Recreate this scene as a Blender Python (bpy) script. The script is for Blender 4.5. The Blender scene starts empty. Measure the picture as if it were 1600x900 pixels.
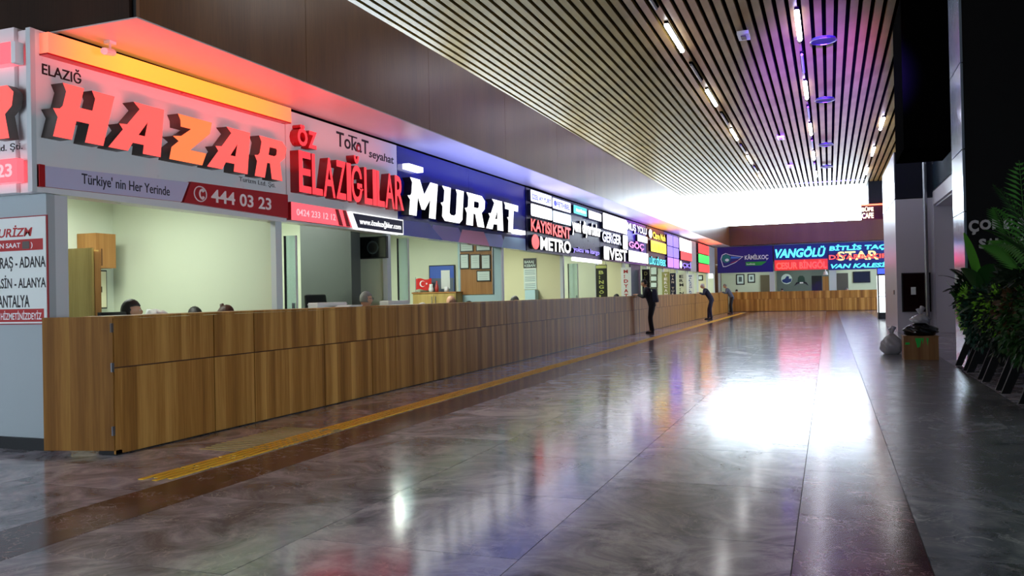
import bpy, bmesh, math, random
from mathutils import Vector, Matrix
random.seed(7)
C = bpy.context.scene.collection
SC = bpy.context.scene
PI = math.pi

# ------------------------------------------------------------------ camera
FPX = 1307.17; YAW = 0.362388; PIT = 0.00818655; ROL = -0.02016372; CH = 1.35
def _basis():
    cy, sy = math.cos(YAW), math.sin(YAW)
    f = Vector((-sy*math.cos(PIT), cy*math.cos(PIT), math.sin(PIT)))
    r = Vector((cy, sy, 0)); u = r.cross(f)
    c, s = math.cos(ROL), math.sin(ROL)
    return c*r + s*u, -s*r + c*u, f
CR, CU, CF = _basis()
cam = bpy.data.objects.new('camera', bpy.data.cameras.new('camera')); C.objects.link(cam)
cam.data.sensor_width = 36; cam.data.lens = FPX/1600*36; cam.data.clip_end = 400; cam.data.clip_start = 0.05
M = Matrix.Identity(4)
for i in range(3):
    M[i][0] = CR[i]; M[i][1] = CU[i]; M[i][2] = -CF[i]
M.translation = (0, 0, CH)
cam.matrix_world = M
SC.camera = cam
def ray(u, v): return CF*FPX + CR*(u-800) - CU*(v-450)
O0 = Vector((0, 0, CH))
def at_x(u, v, x): r = ray(u, v); return O0 + r*(x/r.x)
def at_y(u, v, y): r = ray(u, v); return O0 + r*(y/r.y)
def at_z(u, v, z): r = ray(u, v); return O0 + r*((z-CH)/r.z)

# ------------------------------------------------------------------ world, exposure
SC.view_settings.view_transform = 'Standard'; SC.view_settings.look = 'None'
SC.view_settings.exposure = 0.35; SC.view_settings.gamma = 1
W = bpy.data.worlds.new('overcast_sky'); SC.world = W; W.use_nodes = True
W.node_tree.nodes['Background'].inputs[0].default_value = (0.80, 0.90, 1.0, 1)
W.node_tree.nodes['Background'].inputs[1].default_value = 11.0
SC.cycles.max_bounces = 7; SC.cycles.diffuse_bounces = 3; SC.cycles.glossy_bounces = 4
SC.cycles.transparent_max_bounces = 12; SC.cycles.sample_clamp_indirect = 6.0
SC.cycles.caustics_reflective = False; SC.cycles.caustics_refractive = False

def area(name, loc, size, energy, color, aim, portal=False, sy=None, spread=None):
    l = bpy.data.lights.new(name, 'AREA'); l.energy = energy; l.color = color
    l.shape = 'RECTANGLE'; l.size = size; l.size_y = sy or size
    if spread: l.spread = spread
    o = bpy.data.objects.new(name, l); C.objects.link(o); o.location = loc
    o.rotation_euler = Vector(aim).to_track_quat('-Z', 'Y').to_euler()
    if portal: l.cycles.is_portal = True
    return o
# daylight openings: clerestory over the end fascia and over the left row of offices
area('daylight_portal_end', (-4.05, 57.8, 6.81), 14.3, 1, (1, 1, 1), (0, -1, 0), True, 2.85)
for y0, y1 in ((17.2, 26.4), (28.6, 41.5), (45.2, 49.0), (51.5, 57.0)):
    area('daylight_portal_side', (-12.4, (y0+y1)/2, 6.6), y1-y0, 1, (1, 1, 1), (1, 0, 0), True, 2.2)
area('added_portal_near', (-8.9, -2.9, 2.2), 4.3, 1, (1, 1, 1), (0, 1, 0), True, 2.8)  # this and the two right-hand portals serve added, unseen windows
area('added_portal_right_far', (8.85, 43.5, 1.95), 21, 1, (1, 1, 1), (-1, 0, 0), True, 2.5)
area('added_portal_right', (8.85, 5.0, 1.8), 11, 1, (1, 1, 1), (-1, 0, 0), True, 2.1)
# added spotlights behind the camera, standing in for unseen lit signs, tint the slats
def spot(name, loc, target, energy, color, angle, blend=.8, r=.3):
    l = bpy.data.lights.new(name, 'SPOT'); l.energy = energy; l.color = color; l.spot_size = angle
    l.spot_blend = blend; l.shadow_soft_size = r
    o = bpy.data.objects.new(name, l); C.objects.link(o); o.location = loc
    o.rotation_euler = (Vector(target)-Vector(loc)).to_track_quat('-Z', 'Y').to_euler()
    return o
spot('violet_tint_spot', (0.3, -2.2, 3.0), (-0.5, 31.0, 7.8), 1500000, (0.13, 0.03, 1.0), math.radians(9))
spot('red_tint_spot', (0.5, -2.2, 3.0), (.95, 24.5, 7.8), 110000, (1.0, 0.03, 0.08), math.radians(3.0))
spot('blue_tint_spot', (0.3, -2.2, 3.0), (1.2, 34.0, 7.8), 320000, (0.16, 0.08, 1.0), math.radians(5))

# ------------------------------------------------------------------ materials
MATS = {}
def nt(name):
    m = bpy.data.materials.new(name); m.use_nodes = True
    return m, m.node_tree.nodes, m.node_tree.links, m.node_tree.nodes['Principled BSDF']
def mat(name, col, rough=.5, metal=0, emit=None, es=0, spec=.5, coat=0, alpha=1):
    if name in MATS: return MATS[name]
    m, n, l, b = nt(name)
    b.inputs['Base Color'].default_value = (*col, 1); b.inputs['Roughness'].default_value = rough
    b.inputs['Metallic'].default_value = metal; b.inputs['Specular IOR Level'].default_value = spec
    b.inputs['Coat Weight'].default_value = coat
    if emit:
        b.inputs['Emission Color'].default_value = (*emit, 1); b.inputs['Emission Strength'].default_value = es
    # a touch of procedural unevenness
    tc = n.new('ShaderNodeTexCoord'); nz = n.new('ShaderNodeTexNoise'); nz.inputs['Scale'].default_value = 6
    l.new(tc.outputs['Object'], nz.inputs['Vector'])
    mr = n.new('ShaderNodeMapRange'); mr.inputs[3].default_value = max(0.02, rough-.06); mr.inputs[4].default_value = min(1, rough+.06)
    l.new(nz.outputs['Fac'], mr.inputs[0]); l.new(mr.outputs[0], b.inputs['Roughness'])
    MATS[name] = m; return m
def s2l(*c): return tuple(((x/255)/12.92 if x/255 <= .04045 else ((x/255+.055)/1.055)**2.4) for x in c)
def ramp(n, stops):
    r = n.new('ShaderNodeValToRGB'); e = r.color_ramp.elements
    while len(e) > 1: e.remove(e[-1])
    e[0].position = stops[0][0]; e[0].color = (*stops[0][1], 1)
    for p, c in stops[1:]:
        x = e.new(p); x.color = (*c, 1)
    return r
def wood(name, cols, freq=7.0, rough=.42, axis='XY', grain=.35, vertical=True, spec=.5, split=.78):
    if name in MATS: return MATS[name]
    m, n, l, b = nt(name)
    g = n.new('ShaderNodeNewGeometry'); sx = n.new('ShaderNodeSeparateXYZ'); l.new(g.outputs['Position'], sx.inputs[0])
    ad = n.new('ShaderNodeMath'); ad.operation = 'ADD'
    if axis == 'XY': l.new(sx.outputs['X'], ad.inputs[0]); l.new(sx.outputs['Y'], ad.inputs[1])
    else: l.new(sx.outputs[axis], ad.inputs[0]); ad.inputs[1].default_value = 0
    nz = n.new('ShaderNodeTexNoise'); nz.noise_dimensions = '1D'; nz.inputs['Scale'].default_value = freq
    nz.inputs['Detail'].default_value = 2.5; nz.inputs['Roughness'].default_value = .55
    # boards: snap to strips, offset by panel row
    sn = n.new('ShaderNodeMath'); sn.operation = 'SNAP'; sn.inputs[1].default_value = .085
    gt = n.new('ShaderNodeMath'); gt.operation = 'GREATER_THAN'; gt.inputs[1].default_value = split
    l.new(sx.outputs['Z'], gt.inputs[0])
    mu = n.new('ShaderNodeMath'); mu.operation = 'MULTIPLY'; mu.inputs[1].default_value = 13.37; l.new(gt.outputs[0], mu.inputs[0])
    ad2 = n.new('ShaderNodeMath'); ad2.operation = 'ADD'; l.new(ad.outputs[0], ad2.inputs[0]); l.new(mu.outputs[0], ad2.inputs[1])
    l.new(ad2.outputs[0], sn.inputs[0])
    mx0 = n.new('ShaderNodeMix'); mx0.data_type = 'FLOAT'; mx0.inputs[0].default_value = .45
    l.new(ad2.outputs[0], mx0.inputs[2]); l.new(sn.outputs[0], mx0.inputs[3])
    l.new(mx0.outputs[0], nz.inputs['W'])
    # fine grain
    mp = n.new('ShaderNodeMapping'); mp.inputs['Scale'].default_value = (60, 60, 2.2)
    l.new(g.outputs['Position'], mp.inputs[0])
    n2 = n.new('ShaderNodeTexNoise'); n2.inputs['Scale'].default_value = 1; n2.inputs['Detail'].default_value = 5
    l.new(mp.outputs[0], n2.inputs['Vector'])
    mx = n.new('ShaderNodeMix'); mx.data_type = 'FLOAT'; mx.inputs[0].default_value = grain
    l.new(nz.outputs['Fac'], mx.inputs[2]); l.new(n2.outputs['Fac'], mx.inputs[3])
    r = ramp(n, [(.28, cols[0]), (.48, cols[1]), (.68, cols[2])])
    l.new(mx.outputs[0], r.inputs[0]); l.new(r.outputs[0], b.inputs['Base Color'])
    b.inputs['Roughness'].default_value = rough; b.inputs['Specular IOR Level'].default_value = spec
    MATS[name] = m; return m
def marble(name, cols, vein, rough=.14, scale=1.6, veinamt=.8):
    m, n, l, b = nt(name)
    g = n.new('ShaderNodeNewGeometry'); oi = n.new('ShaderNodeObjectInfo')
    ad = n.new('ShaderNodeVectorMath'); ad.operation = 'MULTIPLY_ADD'
    cx = n.new('ShaderNodeCombineXYZ'); l.new(oi.outputs['Random'], cx.inputs[0]); l.new(oi.outputs['Random'], cx.inputs[1])
    l.new(cx.outputs[0], ad.inputs[0]); ad.inputs[1].default_value = (40, 23, 0); l.new(g.outputs['Position'], ad.inputs[2])
    nz = n.new('ShaderNodeTexNoise'); nz.inputs['Scale'].default_value = scale; nz.inputs['Detail'].default_value = 7
    nz.inputs['Roughness'].default_value = .68; nz.inputs['Distortion'].default_value = 1.4
    l.new(ad.outputs[0], nz.inputs['Vector'])
    r = ramp(n, [(.36, cols[0]), (.5, cols[1]), (.64, cols[2])]); l.new(nz.outputs['Fac'], r.inputs[0])
    n2 = n.new('ShaderNodeTexNoise'); n2.inputs['Scale'].default_value = scale*1.9; n2.inputs['Detail'].default_value = 6
    n2.inputs['Distortion'].default_value = 2.6; l.new(ad.outputs[0], n2.inputs['Vector'])
    d = n.new('ShaderNodeMath'); d.operation = 'SUBTRACT'; d.inputs[1].default_value = .5; l.new(n2.outputs['Fac'], d.inputs[0])
    a = n.new('ShaderNodeMath'); a.operation = 'ABSOLUTE'; l.new(d.outputs[0], a.inputs[0])
    mr = n.new('ShaderNodeMapRange'); mr.inputs[1].default_value = 0; mr.inputs[2].default_value = .022
    mr.inputs[3].default_value = veinamt; mr.inputs[4].default_value = 0; l.new(a.outputs[0], mr.inputs[0])
    n3 = n.new('ShaderNodeTexNoise'); n3.inputs['Scale'].default_value = 3; l.new(ad.outputs[0], n3.inputs['Vector'])
    mr3 = n.new('ShaderNodeMapRange'); mr3.inputs[1].default_value = .42; mr3.inputs[2].default_value = .6; l.new(n3.outputs['Fac'], mr3.inputs[0])
    mm = n.new('ShaderNodeMath'); mm.operation = 'MULTIPLY'; l.new(mr.outputs[0], mm.inputs[0]); l.new(mr3.outputs[0], mm.inputs[1])
    mx = n.new('ShaderNodeMix'); mx.data_type = 'RGBA'; l.new(mm.outputs[0], mx.inputs[0]); l.new(r.outputs[0], mx.inputs[6]); mx.inputs[7].default_value = (*vein, 1)
    # per-tile tone
    hv = n.new('ShaderNodeHueSaturation'); mr4 = n.new('ShaderNodeMapRange'); mr4.inputs[3].default_value = .84; mr4.inputs[4].default_value = 1.12
    l.new(oi.outputs['Random'], mr4.inputs[0]); l.new(mr4.outputs[0], hv.inputs['Value']); l.new(mx.outputs[2], hv.inputs['Color'])
    l.new(hv.outputs[0], b.inputs['Base Color'])
    mr2 = n.new('ShaderNodeMapRange'); mr2.inputs[3].default_value = rough*.75; mr2.inputs[4].default_value = rough*1.5
    l.new(nz.outputs['Fac'], mr2.inputs[0]); l.new(mr2.outputs[0], b.inputs['Roughness'])
    n5 = n.new('ShaderNodeTexNoise'); n5.inputs['Scale'].default_value = 2.2; n5.inputs['Detail'].default_value = 2
    l.new(g.outputs['Position'], n5.inputs['Vector'])
    bp = n.new('ShaderNodeBump'); bp.inputs['Strength'].default_value = .05; bp.inputs['Distance'].default_value = .02
    l.new(n5.outputs['Fac'], bp.inputs['Height']); l.new(bp.outputs[0], b.inputs['Normal'])
    b.inputs['Specular IOR Level'].default_value = .75
    MATS[name] = m; return m
def glow(name, col, st):
    if name in MATS: return MATS[name]
    m, n, l, b = nt(name); b.inputs['Base Color'].default_value = (*[min(.8, c)*.35 for c in col], 1)
    b.inputs['Roughness'].default_value = .3
    b.inputs['Emission Color'].default_value = (*col, 1); b.inputs['Emission Strength'].default_value = st
    MATS[name] = m; return m
def glass(name, tint=(.97, .99, 1), mixf=.05, rough=.03):
    if name in MATS: return MATS[name]
    m = bpy.data.materials.new(name); m.use_nodes = True; n = m.node_tree.nodes; l = m.node_tree.links; n.clear()
    o = n.new('ShaderNodeOutputMaterial'); t = n.new('ShaderNodeBsdfTransparent'); t.inputs[0].default_value = (*tint, 1)
    g = n.new('ShaderNodeBsdfGlossy'); g.inputs['Roughness'].default_value = rough
    mx = n.new('ShaderNodeMixShader'); mx.inputs[0].default_value = mixf
    l.new(t.outputs[0], mx.inputs[1]); l.new(g.outputs[0], mx.inputs[2]); l.new(mx.outputs[0], o.inputs[0])
    MATS[name] = m; return m

GREY = [s2l(110, 108, 118), s2l(162, 158, 168), s2l(212, 208, 216)]
mFloor = marble('grey_marble', GREY, s2l(206, 200, 200), rough=.12)
mFloorR = marble('grey_marble_cool', [s2l(78, 82, 86), s2l(100, 104, 108), s2l(128, 130, 132)], s2l(160, 160, 160), rough=.2)
mRed = marble('red_marble', [s2l(44, 22, 26), s2l(74, 36, 40), s2l(110, 62, 64)], s2l(210, 190, 188), scale=2.6, rough=.15)
mGrout = mat('grout', s2l(60, 56, 56), .7)
mWood = wood('counter_laminate', [s2l(116, 74, 28), s2l(162, 112, 50), s2l(204, 154, 82)], freq=4.2, grain=.28, spec=.3)
mFlapW = wood('flap_laminate', [s2l(98, 60, 20), s2l(130, 86, 36), s2l(164, 118, 56)], freq=4.2, grain=.28, split=50, rough=.6, spec=.15)
mEdge = mat('counter_joint', s2l(78, 42, 20), .6)
mFascia = wood('fascia_veneer', [s2l(92, 50, 18), s2l(112, 66, 28), s2l(128, 80, 38)], freq=1.2, rough=.3, grain=.5, spec=.7)
mFascia.node_tree.nodes['Principled BSDF'].inputs['Coat Weight'].default_value = .45; mFascia.node_tree.nodes['Principled BSDF'].inputs['Coat Roughness'].default_value = .24
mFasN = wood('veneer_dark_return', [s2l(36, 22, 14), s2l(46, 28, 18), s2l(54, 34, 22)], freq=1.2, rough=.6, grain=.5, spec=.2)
mFasciaD = wood('fascia_veneer_far', [s2l(90, 54, 36), s2l(102, 64, 44), s2l(110, 72, 52)], freq=1.2, rough=.42, grain=.5)
mSlat = wood('slat_veneer', [s2l(106, 86, 42), s2l(122, 100, 50), s2l(136, 114, 60)], freq=.8, rough=.4, grain=.3, spec=.35)
mBlack = mat('plenum_black', (.003, .003, .003), .95, spec=0)
mSoffit = mat('soffit_white', s2l(190, 190, 192), .35)
mWhite = mat('white_paint', s2l(216, 220, 222), .5)
mSide = mat('side_wall_grey', s2l(168, 178, 182), .55)
mOffice = mat('office_wall_green_white', s2l(214, 222, 198), .7)
mOfficeY = mat('office_wall_cream', s2l(222, 218, 180), .7)
mOfficeB = mat('office_wall_blue', s2l(176, 208, 214), .6)
mCeilO = mat('office_ceiling', s2l(225, 228, 222), .8)
mAlu = mat('white_aluminium', s2l(205, 212, 216), .35)
mDark = mat('dark_skirting', s2l(22, 22, 24), .5)
mNavy = mat('navy_cladding', s2l(20, 25, 38), .5, spec=.3)
mBlackPanel = mat('black_cladding', s2l(10, 11, 14), .6, spec=.2)
mPier = mat('pier_white', s2l(206, 204, 214), .35)
mSteel = mat('brushed_steel', s2l(140, 140, 145), .35, 1)
mSignWhite = mat('sign_board_white', s2l(232, 232, 234), .3)
mSignBlue = mat('sign_board_blue', s2l(20, 28, 130), .18)
mSignDark = mat('sign_board_dark', s2l(24, 26, 70), .3)
mReturn = mat('letter_return_grey', s2l(96, 86, 82), .4, .3)
mReturnD = mat('letter_return_dark', s2l(20, 20, 30), .4)
mReturnR = mat('letter_return_red', s2l(170, 12, 24), .3)
mYel = mat('tactile_yellow', s2l(246, 196, 56), .5, spec=.3)
mYelW = mat('tactile_worn', s2l(176, 158, 100), .5, spec=.3)
mFrameBlk = mat('black_frame', s2l(18, 18, 20), .35)
mPaper = mat('paper_white', s2l(226, 232, 228), .6)
mSkin = mat('skin', s2l(196, 146, 118), .5)
mHairD = mat('dark_hair', s2l(26, 20, 18), .6)
mHairB = mat('brown_hair', s2l(70, 38, 26), .55)
mHairG = mat('grey_hair', s2l(120, 118, 116), .6)
mHairW = mat('white_hair', s2l(190, 184, 176), .6)

# ------------------------------------------------------------------ object helpers
def wloc(p):
    v = Vector((0, 0, 0))
    while p is not None: v += Vector(p.location); p = p.parent
    return v
def put(name, me, m=None, parent=None, loc=None):
    o = bpy.data.objects.new(name, me); C.objects.link(o)
    if m is not None and not me.materials: me.materials.append(m)
    if parent is not None: o.parent = parent
    if loc is not None: o.location = loc
    return o
def tag(o, label=None, cat=None, group=None, kind=None):
    if label: o['label'] = label
    if cat: o['category'] = cat
    if group: o['group'] = group
    if kind: o['kind'] = kind
    return o
def thing(name, label, cat, loc=(0, 0, 0), rz=0, group=None):
    o = bpy.data.objects.new(name, None); C.objects.link(o); o.location = loc; o.rotation_euler[2] = rz
    o.empty_display_size = .1
    return tag(o, label, cat, group)
class MB:
    def __init__(s): s.v = []; s.f = []
    def hexa(s, p):
        b = len(s.v); s.v += [Vector(q) for q in p]
        s.f += [tuple(b+i for i in q) for q in ((0, 3, 2, 1), (4, 5, 6, 7), (0, 1, 5, 4), (1, 2, 6, 5), (2, 3, 7, 6), (3, 0, 4, 7))]
        return s
    def box(s, x0, x1, y0, y1, z0, z1):
        if x0 > x1: x0, x1 = x1, x0
        if y0 > y1: y0, y1 = y1, y0
        if z0 > z1: z0, z1 = z1, z0
        return s.hexa([(x0, y0, z0), (x1, y0, z0), (x1, y1, z0), (x0, y1, z0), (x0, y0, z1), (x1, y0, z1), (x1, y1, z1), (x0, y1, z1)])
    def tube(s, pts, r, n=8, r2=None):
        pts = [Vector(p) for p in pts]; b = len(s.v); N = len(pts)
        for i, p in enumerate(pts):
            d = (pts[min(i+1, N-1)]-pts[max(i-1, 0)]).normalized()
            a = d.orthogonal().normalized() if i == 0 else (a - d*a.dot(d)).normalized()
            c = d.cross(a); rr = r if r2 is None else r+(r2-r)*i/(N-1)
            for k in range(n):
                t = 2*PI*k/n; s.v.append(p + a*math.cos(t)*rr + c*math.sin(t)*rr)
        for i in range(N-1):
            for k in range(n):
                s.f.append((b+i*n+k, b+i*n+(k+1) % n, b+(i+1)*n+(k+1) % n, b+(i+1)*n+k))
        s.f.append(tuple(b+k for k in range(n))[::-1]); s.f.append(tuple(b+(N-1)*n+k for k in range(n)))
        return s
    def quad(s, a, b_, c, d):
        b = len(s.v); s.v += [Vector(a), Vector(b_), Vector(c), Vector(d)]; s.f.append((b, b+1, b+2, b+3)); return s
    def build(s, name, m, parent=None, local=False, smooth=False):
        off = Vector((0, 0, 0)) if local or parent is None else wloc(parent)
        me = bpy.data.meshes.new(name); me.from_pydata([tuple(v-off) for v in s.v], [], s.f)
        me.update(); bm = bmesh.new(); bm.from_mesh(me); bmesh.ops.recalc_face_normals(bm, faces=bm.faces); bm.to_mesh(me); bm.free()
        if smooth:
            for p in me.polygons: p.use_smooth = True
        return put(name, me, m, parent)
def boxo(name, m, x0, x1, y0, y1, z0, z1, parent=None): return MB().box(x0, x1, y0, y1, z0, z1).build(name, m, parent)
def struct(name, m, x0, x1, y0, y1, z0, z1, parent=None):
    o = boxo(name, m, x0, x1, y0, y1, z0, z1, parent)
    if parent is None: o['kind'] = 'structure'
    return o
def bev(o, w=.01, seg=2):
    md = o.modifiers.new('bevel', 'BEVEL'); md.width = w; md.segments = seg; md.limit_method = 'ANGLE'; return o

# lettering ---------------------------------------------------------
def frame_x(x, y, z):   # a sign facing +X: local x -> +Y, local y -> +Z
    return Matrix(((0, 0, 1, x), (1, 0, 0, y), (0, 1, 0, z), (0, 0, 0, 1)))
def frame_y(x, y, z):   # a sign facing -Y: local x -> +X, local y -> +Z
    return Matrix(((1, 0, 0, x), (0, 0, -1, y), (0, 1, 0, z), (0, 0, 0, 1)))
DG = None
def curve_mesh(cu):
    o = bpy.data.objects.new('tmp', cu); C.objects.link(o)
    bpy.context.view_layer.update()
    me = bpy.data.meshes.new_from_object(o.evaluated_get(bpy.context.evaluated_depsgraph_get()))
    bpy.data.objects.remove(o); return me
def text(name, s, fr, w, h, m, parent, ext=.004, shear=0, fat=0.0, both=True, side=None):
    """lettering fitted to a box w x h whose lower left corner is the frame's origin"""
    cu = bpy.data.curves.new('t', 'FONT'); cu.body = s; cu.size = 1; cu.shear = shear; cu.offset = fat
    cu.resolution_u = 3; cu.extrude = .5
    me = curve_mesh(cu); bpy.data.curves.remove(cu)
    xs = [v.co.x for v in me.vertices]; ys = [v.co.y for v in me.vertices]
    x0, x1, y0, y1 = min(xs), max(xs), min(ys), max(ys)
    sx = w/(x1-x0); sy = h/(y1-y0)
    off = wloc(parent)
    for v in me.vertices:
        v.co = fr @ Vector(((v.co.x-x0)*sx, (v.co.y-y0)*sy, (v.co.z+.5)*ext)) - off
    me.materials.clear(); me.materials.append(m)
    if side:
        me.materials.append(side); nrm = (fr.to_3x3() @ Vector((0, 0, 1)))
        for p in me.polygons: p.material_index = 0 if p.normal.dot(nrm) > .7 else 1
    return put(name, me, None, parent)
def glyph(name, loops, fr, w, h, m, parent, ext, shear, side):
    cu = bpy.data.curves.new('g', 'CURVE'); cu.dimensions = '2D'; cu.fill_mode = 'BOTH'; cu.extrude = .5
    for lp in loops:
        sp = cu.splines.new('POLY'); sp.points.add(len(lp)-1)
        for i, (x, y) in enumerate(lp): sp.points[i].co = (x+shear*y, y, 0, 1)
        sp.use_cyclic_u = True
    me = curve_mesh(cu); bpy.data.curves.remove(cu); off = wloc(parent)
    for v in me.vertices: v.co = fr @ Vector((v.co.x*w, v.co.y*h, (v.co.z+.5)*ext)) - off
    me.materials.clear(); me.materials.append(m); me.materials.append(side)
    nrm = (fr.to_3x3() @ Vector((0, 0, 1)))
    for p in me.polygons: p.material_index = 0 if p.normal.dot(nrm) > .7 else 1
    return put(name, me, None, parent)
GL = {
 'H': [[(0.0, 1), (.36, 1), (.36, .62), (.62, .62), (.62, .86), (.52, 1), (1, 1), (1, 0), (.62, 0), (.62, .36), (.36, .36), (.36, 0), (0, 0), (0, .36), (-.12, .5), (0, .52), (.04, .58), (.04, .86), (-.06, 1)]],
 'A': [[(.16, 1), (.84, 1), (1.0, 0), (.60, 0), (.58, .18), (.34, .18), (.28, 0), (-.12, 0), (.08, .40), (-.02, .5), (.14, .52), (.32, .88)], [(.42, .36), (.56, .36), (.55, .66)]],
 'Z': [[(-.02, 1), (.98, 1), (.98, .74), (.50, .28), (.98, .28), (.92, 0), (-.02, 0), (-.02, .26), (.14, .42), (-.04, .5), (.18, .54), (.42, .74), (.12, .74), (.08, .88)]],
 'R': [[(0, 1), (.78, 1), (.98, .86), (.98, .60), (.82, .46), (1.02, 0), (.62, 0), (.46, .38), (.36, .38), (.36, 0), (0, 0), (0, .36), (-.12, .5), (0, .52), (.04, .58), (.04, .86), (-.08, 1)], [(.36, .78), (.60, .78), (.64, .74), (.64, .62), (.58, .58), (.36, .58)]],
 'M': [[(0, 1), (.30, 1), (.50, .62), (.70, 1), (1, 1), (1, 0), (.74, 0), (.74, .52), (.56, .2), (.44, .2), (.27, .52), (.27, 0), (0, 0), (0, .40), (-.10, .5), (0, .52), (.03, .58), (.03, .88), (-.06, 1)]],
 'U': [[(0, 1), (.34, 1), (.34, .26), (.42, .2), (.58, .2), (.66, .26), (.66, .88), (.58, 1), (1, 1), (1, .12), (.86, 0), (.14, 0), (0, .12), (0, .40), (-.10, .5), (0, .52), (.04, .58), (.04, .88), (-.08, 1)]],
 'T': [[(-.1, 1), (1, 1), (1, .78), (.66, .78), (.66, 0), (.30, 0), (.30, .40), (.18, .5), (.30, .52), (.30, .78), (0, .78), (0, .9)]],
}
def rrect(name, fr, w, h, d, m, parent, r=None, side=None):
    """plate with rounded corners"""
    r = min(w, h)*.15 if r is None else r; pts = []
    for cx, cy, a0 in ((w-r, r, -90), (w-r, h-r, 0), (r, h-r, 90), (r, r, 180)):
        for k in range(5):
            a = math.radians(a0+90*k/4); pts.append((cx+r*math.cos(a), cy+r*math.sin(a)))
    return poly(name, fr, pts, d, m, parent, side)
def poly(name, fr, pts, d, m, parent, side=None):
    me = bpy.data.meshes.new(name); n = len(pts); off = wloc(parent) if parent else Vector((0, 0, 0))
    vs = [fr @ Vector((x, y, 0))-off for x, y in pts]+[fr @ Vector((x, y, d))-off for x, y in pts]
    fs = [tuple(range(n, 2*n)), tuple(range(n))[::-1]]+[(i, (i+1) % n, n+(i+1) % n, n+i) for i in range(n)]
    me.from_pydata([tuple(v) for v in vs], [], fs); me.update()
    me.materials.append(m)
    if side:
        me.materials.append(side)
        for p in me.polygons[1:]: p.material_index = 1
    return put(name, me, None, parent)

# ================================================================== THE SHELL
floor = struct('floor', mGrout, -16, 9, -3, 62, -.12, -.004)
XE = [(-6.9, -5.9, mFloor), (-5.9, -4.66, mFloor), (-4.66, -4.12, mRed), (-4.12, -2.82, mFloor), (-2.82, -1.51, mFloor), (-1.51, -.2, mFloor),
      (-.2, .43, mRed), (.43, 1.55, mFloorR), (1.55, 1.95, mFloorR), (1.95, 3.2, mFloor), (3.2, 4.6, mFloor)]
ROW = 1.3; NR = 24; Y0 = .1; G = .0025
tm = {}
for k, (a, b_, m) in enumerate(XE):
    me = None
    ph = .65 if k % 2 else 0
    for j in range(NR):
        y = Y0 + ph + j*ROW
        if me is None:
            t = MB().box(G, b_-a-G, G, ROW-G, -.008, 0).build('tile', m, floor, local=True); me = t.data
        else: t = put('tile', me, None, floor)
        t.location = (a, y, 0)
for nm, mm in (('tile', mFloor), ('tile', mRed), ('tile', mFloorR)):
    q = MB()
    for k, (a, b_, m) in enumerate(XE):
        if m is not mm: continue
        y = Y0 + (.65 if k % 2 else 0) + NR*ROW
        if k % 2: q.box(a+G, b_-G, -2.9, Y0+.65-G, -.008, 0)
        else: q.box(a+G, b_-G, -2.9, Y0-G, -.008, 0)
        while y < 54.6:
            q.box(a+G, b_-G, y+G, y+ROW-G, -.008, 0); y += ROW
    tag(q.build('tile', mm, floor), 'farther floor tiles, too small to count', kind='stuff')
struct('floor_office', mat('office_floor', s2l(120, 116, 110), .5), -12, -6.9, 5.7, 61, -.003, .0)
struct('floor_side', mFloor, -16, -6.9, -3, 5.7, -.003, .0)
struct('floor_end', mat('office_floor', s2l(120, 116, 110), .5), -6.9, 9, 55.0, 61, -.003, .0)

# ceiling of long slats under a black plenum
ceil = struct('ceiling', mBlack, -12.6, 9, -3, 60.5, 8.3, 8.45)
me = None
x = -11.9
while x < 8.6:
    if me is None:
        s_ = MB().box(-.083, .083, -2.8, 57.7, 7.8, 7.9).build('slat', mSlat, ceil, local=True); me = s_.data; s_.location = (x, 0, 0)
    else: s_ = put('slat', me, None, ceil, (x, 0, 0))
    x += .262
# outer envelope
struct('wall_behind', mDark, -16, 9, -3.1, -3, 3.6, 8.4); struct('wall_behind_right', mDark, -6.7, 9, -3.1, -3, 0, 3.6); struct('wall_behind_left', mDark, -16, -11, -3.1, -3, 0, 3.6); struct('wall_behind_sill', mDark, -11, -6.7, -3.1, -3, 0, .8)
w = struct('window_9', mDark, -11, -6.7, -3.08, -3.02, .8, .86)  # added window, unseen behind the camera, to brighten the near end
for i in range(3): boxo('mullion', mDark, -11+2.12*i, -11+2.12*i+.06, -3.08, -3.02, .86, 3.6, w)
for i in range(2): boxo('pane', glass('window_glass'), -10.94+2.12*i, -10.94+2.12*i+2.06, -3.06, -3.05, .86, 3.6, w)
struct('wall_right_low', mNavy, 8.9, 9.0, -3, 60, 0, .7); struct('wall_right_near', mNavy, 8.9, 9.0, -3, -.5, .7, 2.8)
w = struct('window_10', mDark, 8.92, 8.98, -.5, 10.5, .7, .76)  # added unseen window that lights the counter front and signs
for i in range(6): boxo('mullion', mDark, 8.92, 8.98, -.5+2.18*i, -.5+2.18*i+.06, .76, 2.8, w)
for i in range(5): boxo('pane', glass('window_glass'), 8.94, 8.95, -.44+2.18*i, -.44+2.18*i+2.12, .76, 2.8, w)
struct('wall_right_middle', mNavy, 8.9, 9.0, 10.5, 33, .7, 2.8); struct('wall_right_far', mNavy, 8.9, 9.0, 54, 60, .7, 3.2)
w = struct('window_11', mDark, 8.92, 8.98, 33, 54, .7, .76)  # added unseen window giving the far counters more daylight
for i in range(8): boxo('mullion', mDark, 8.92, 8.98, 33+2.99*i, 33+2.99*i+.06, .76, 3.2, w)
for i in range(7): boxo('pane', glass('window_glass'), 8.94, 8.95, 33.06+2.99*i, 33.06+2.99*i+2.93, .76, 3.2, w)
struct('wall_right', mNavy, 8.9, 9.0, -3, 33, 2.8, 8.4); struct('wall_right_top', mNavy, 8.9, 9.0, 33, 60, 3.2, 8.4)
W5 = struct('wall_left', mat('upper_wall', s2l(210, 210, 212), .6), -12.6, -12.45, -3, 60.6, 3.6, 5.5)
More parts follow.
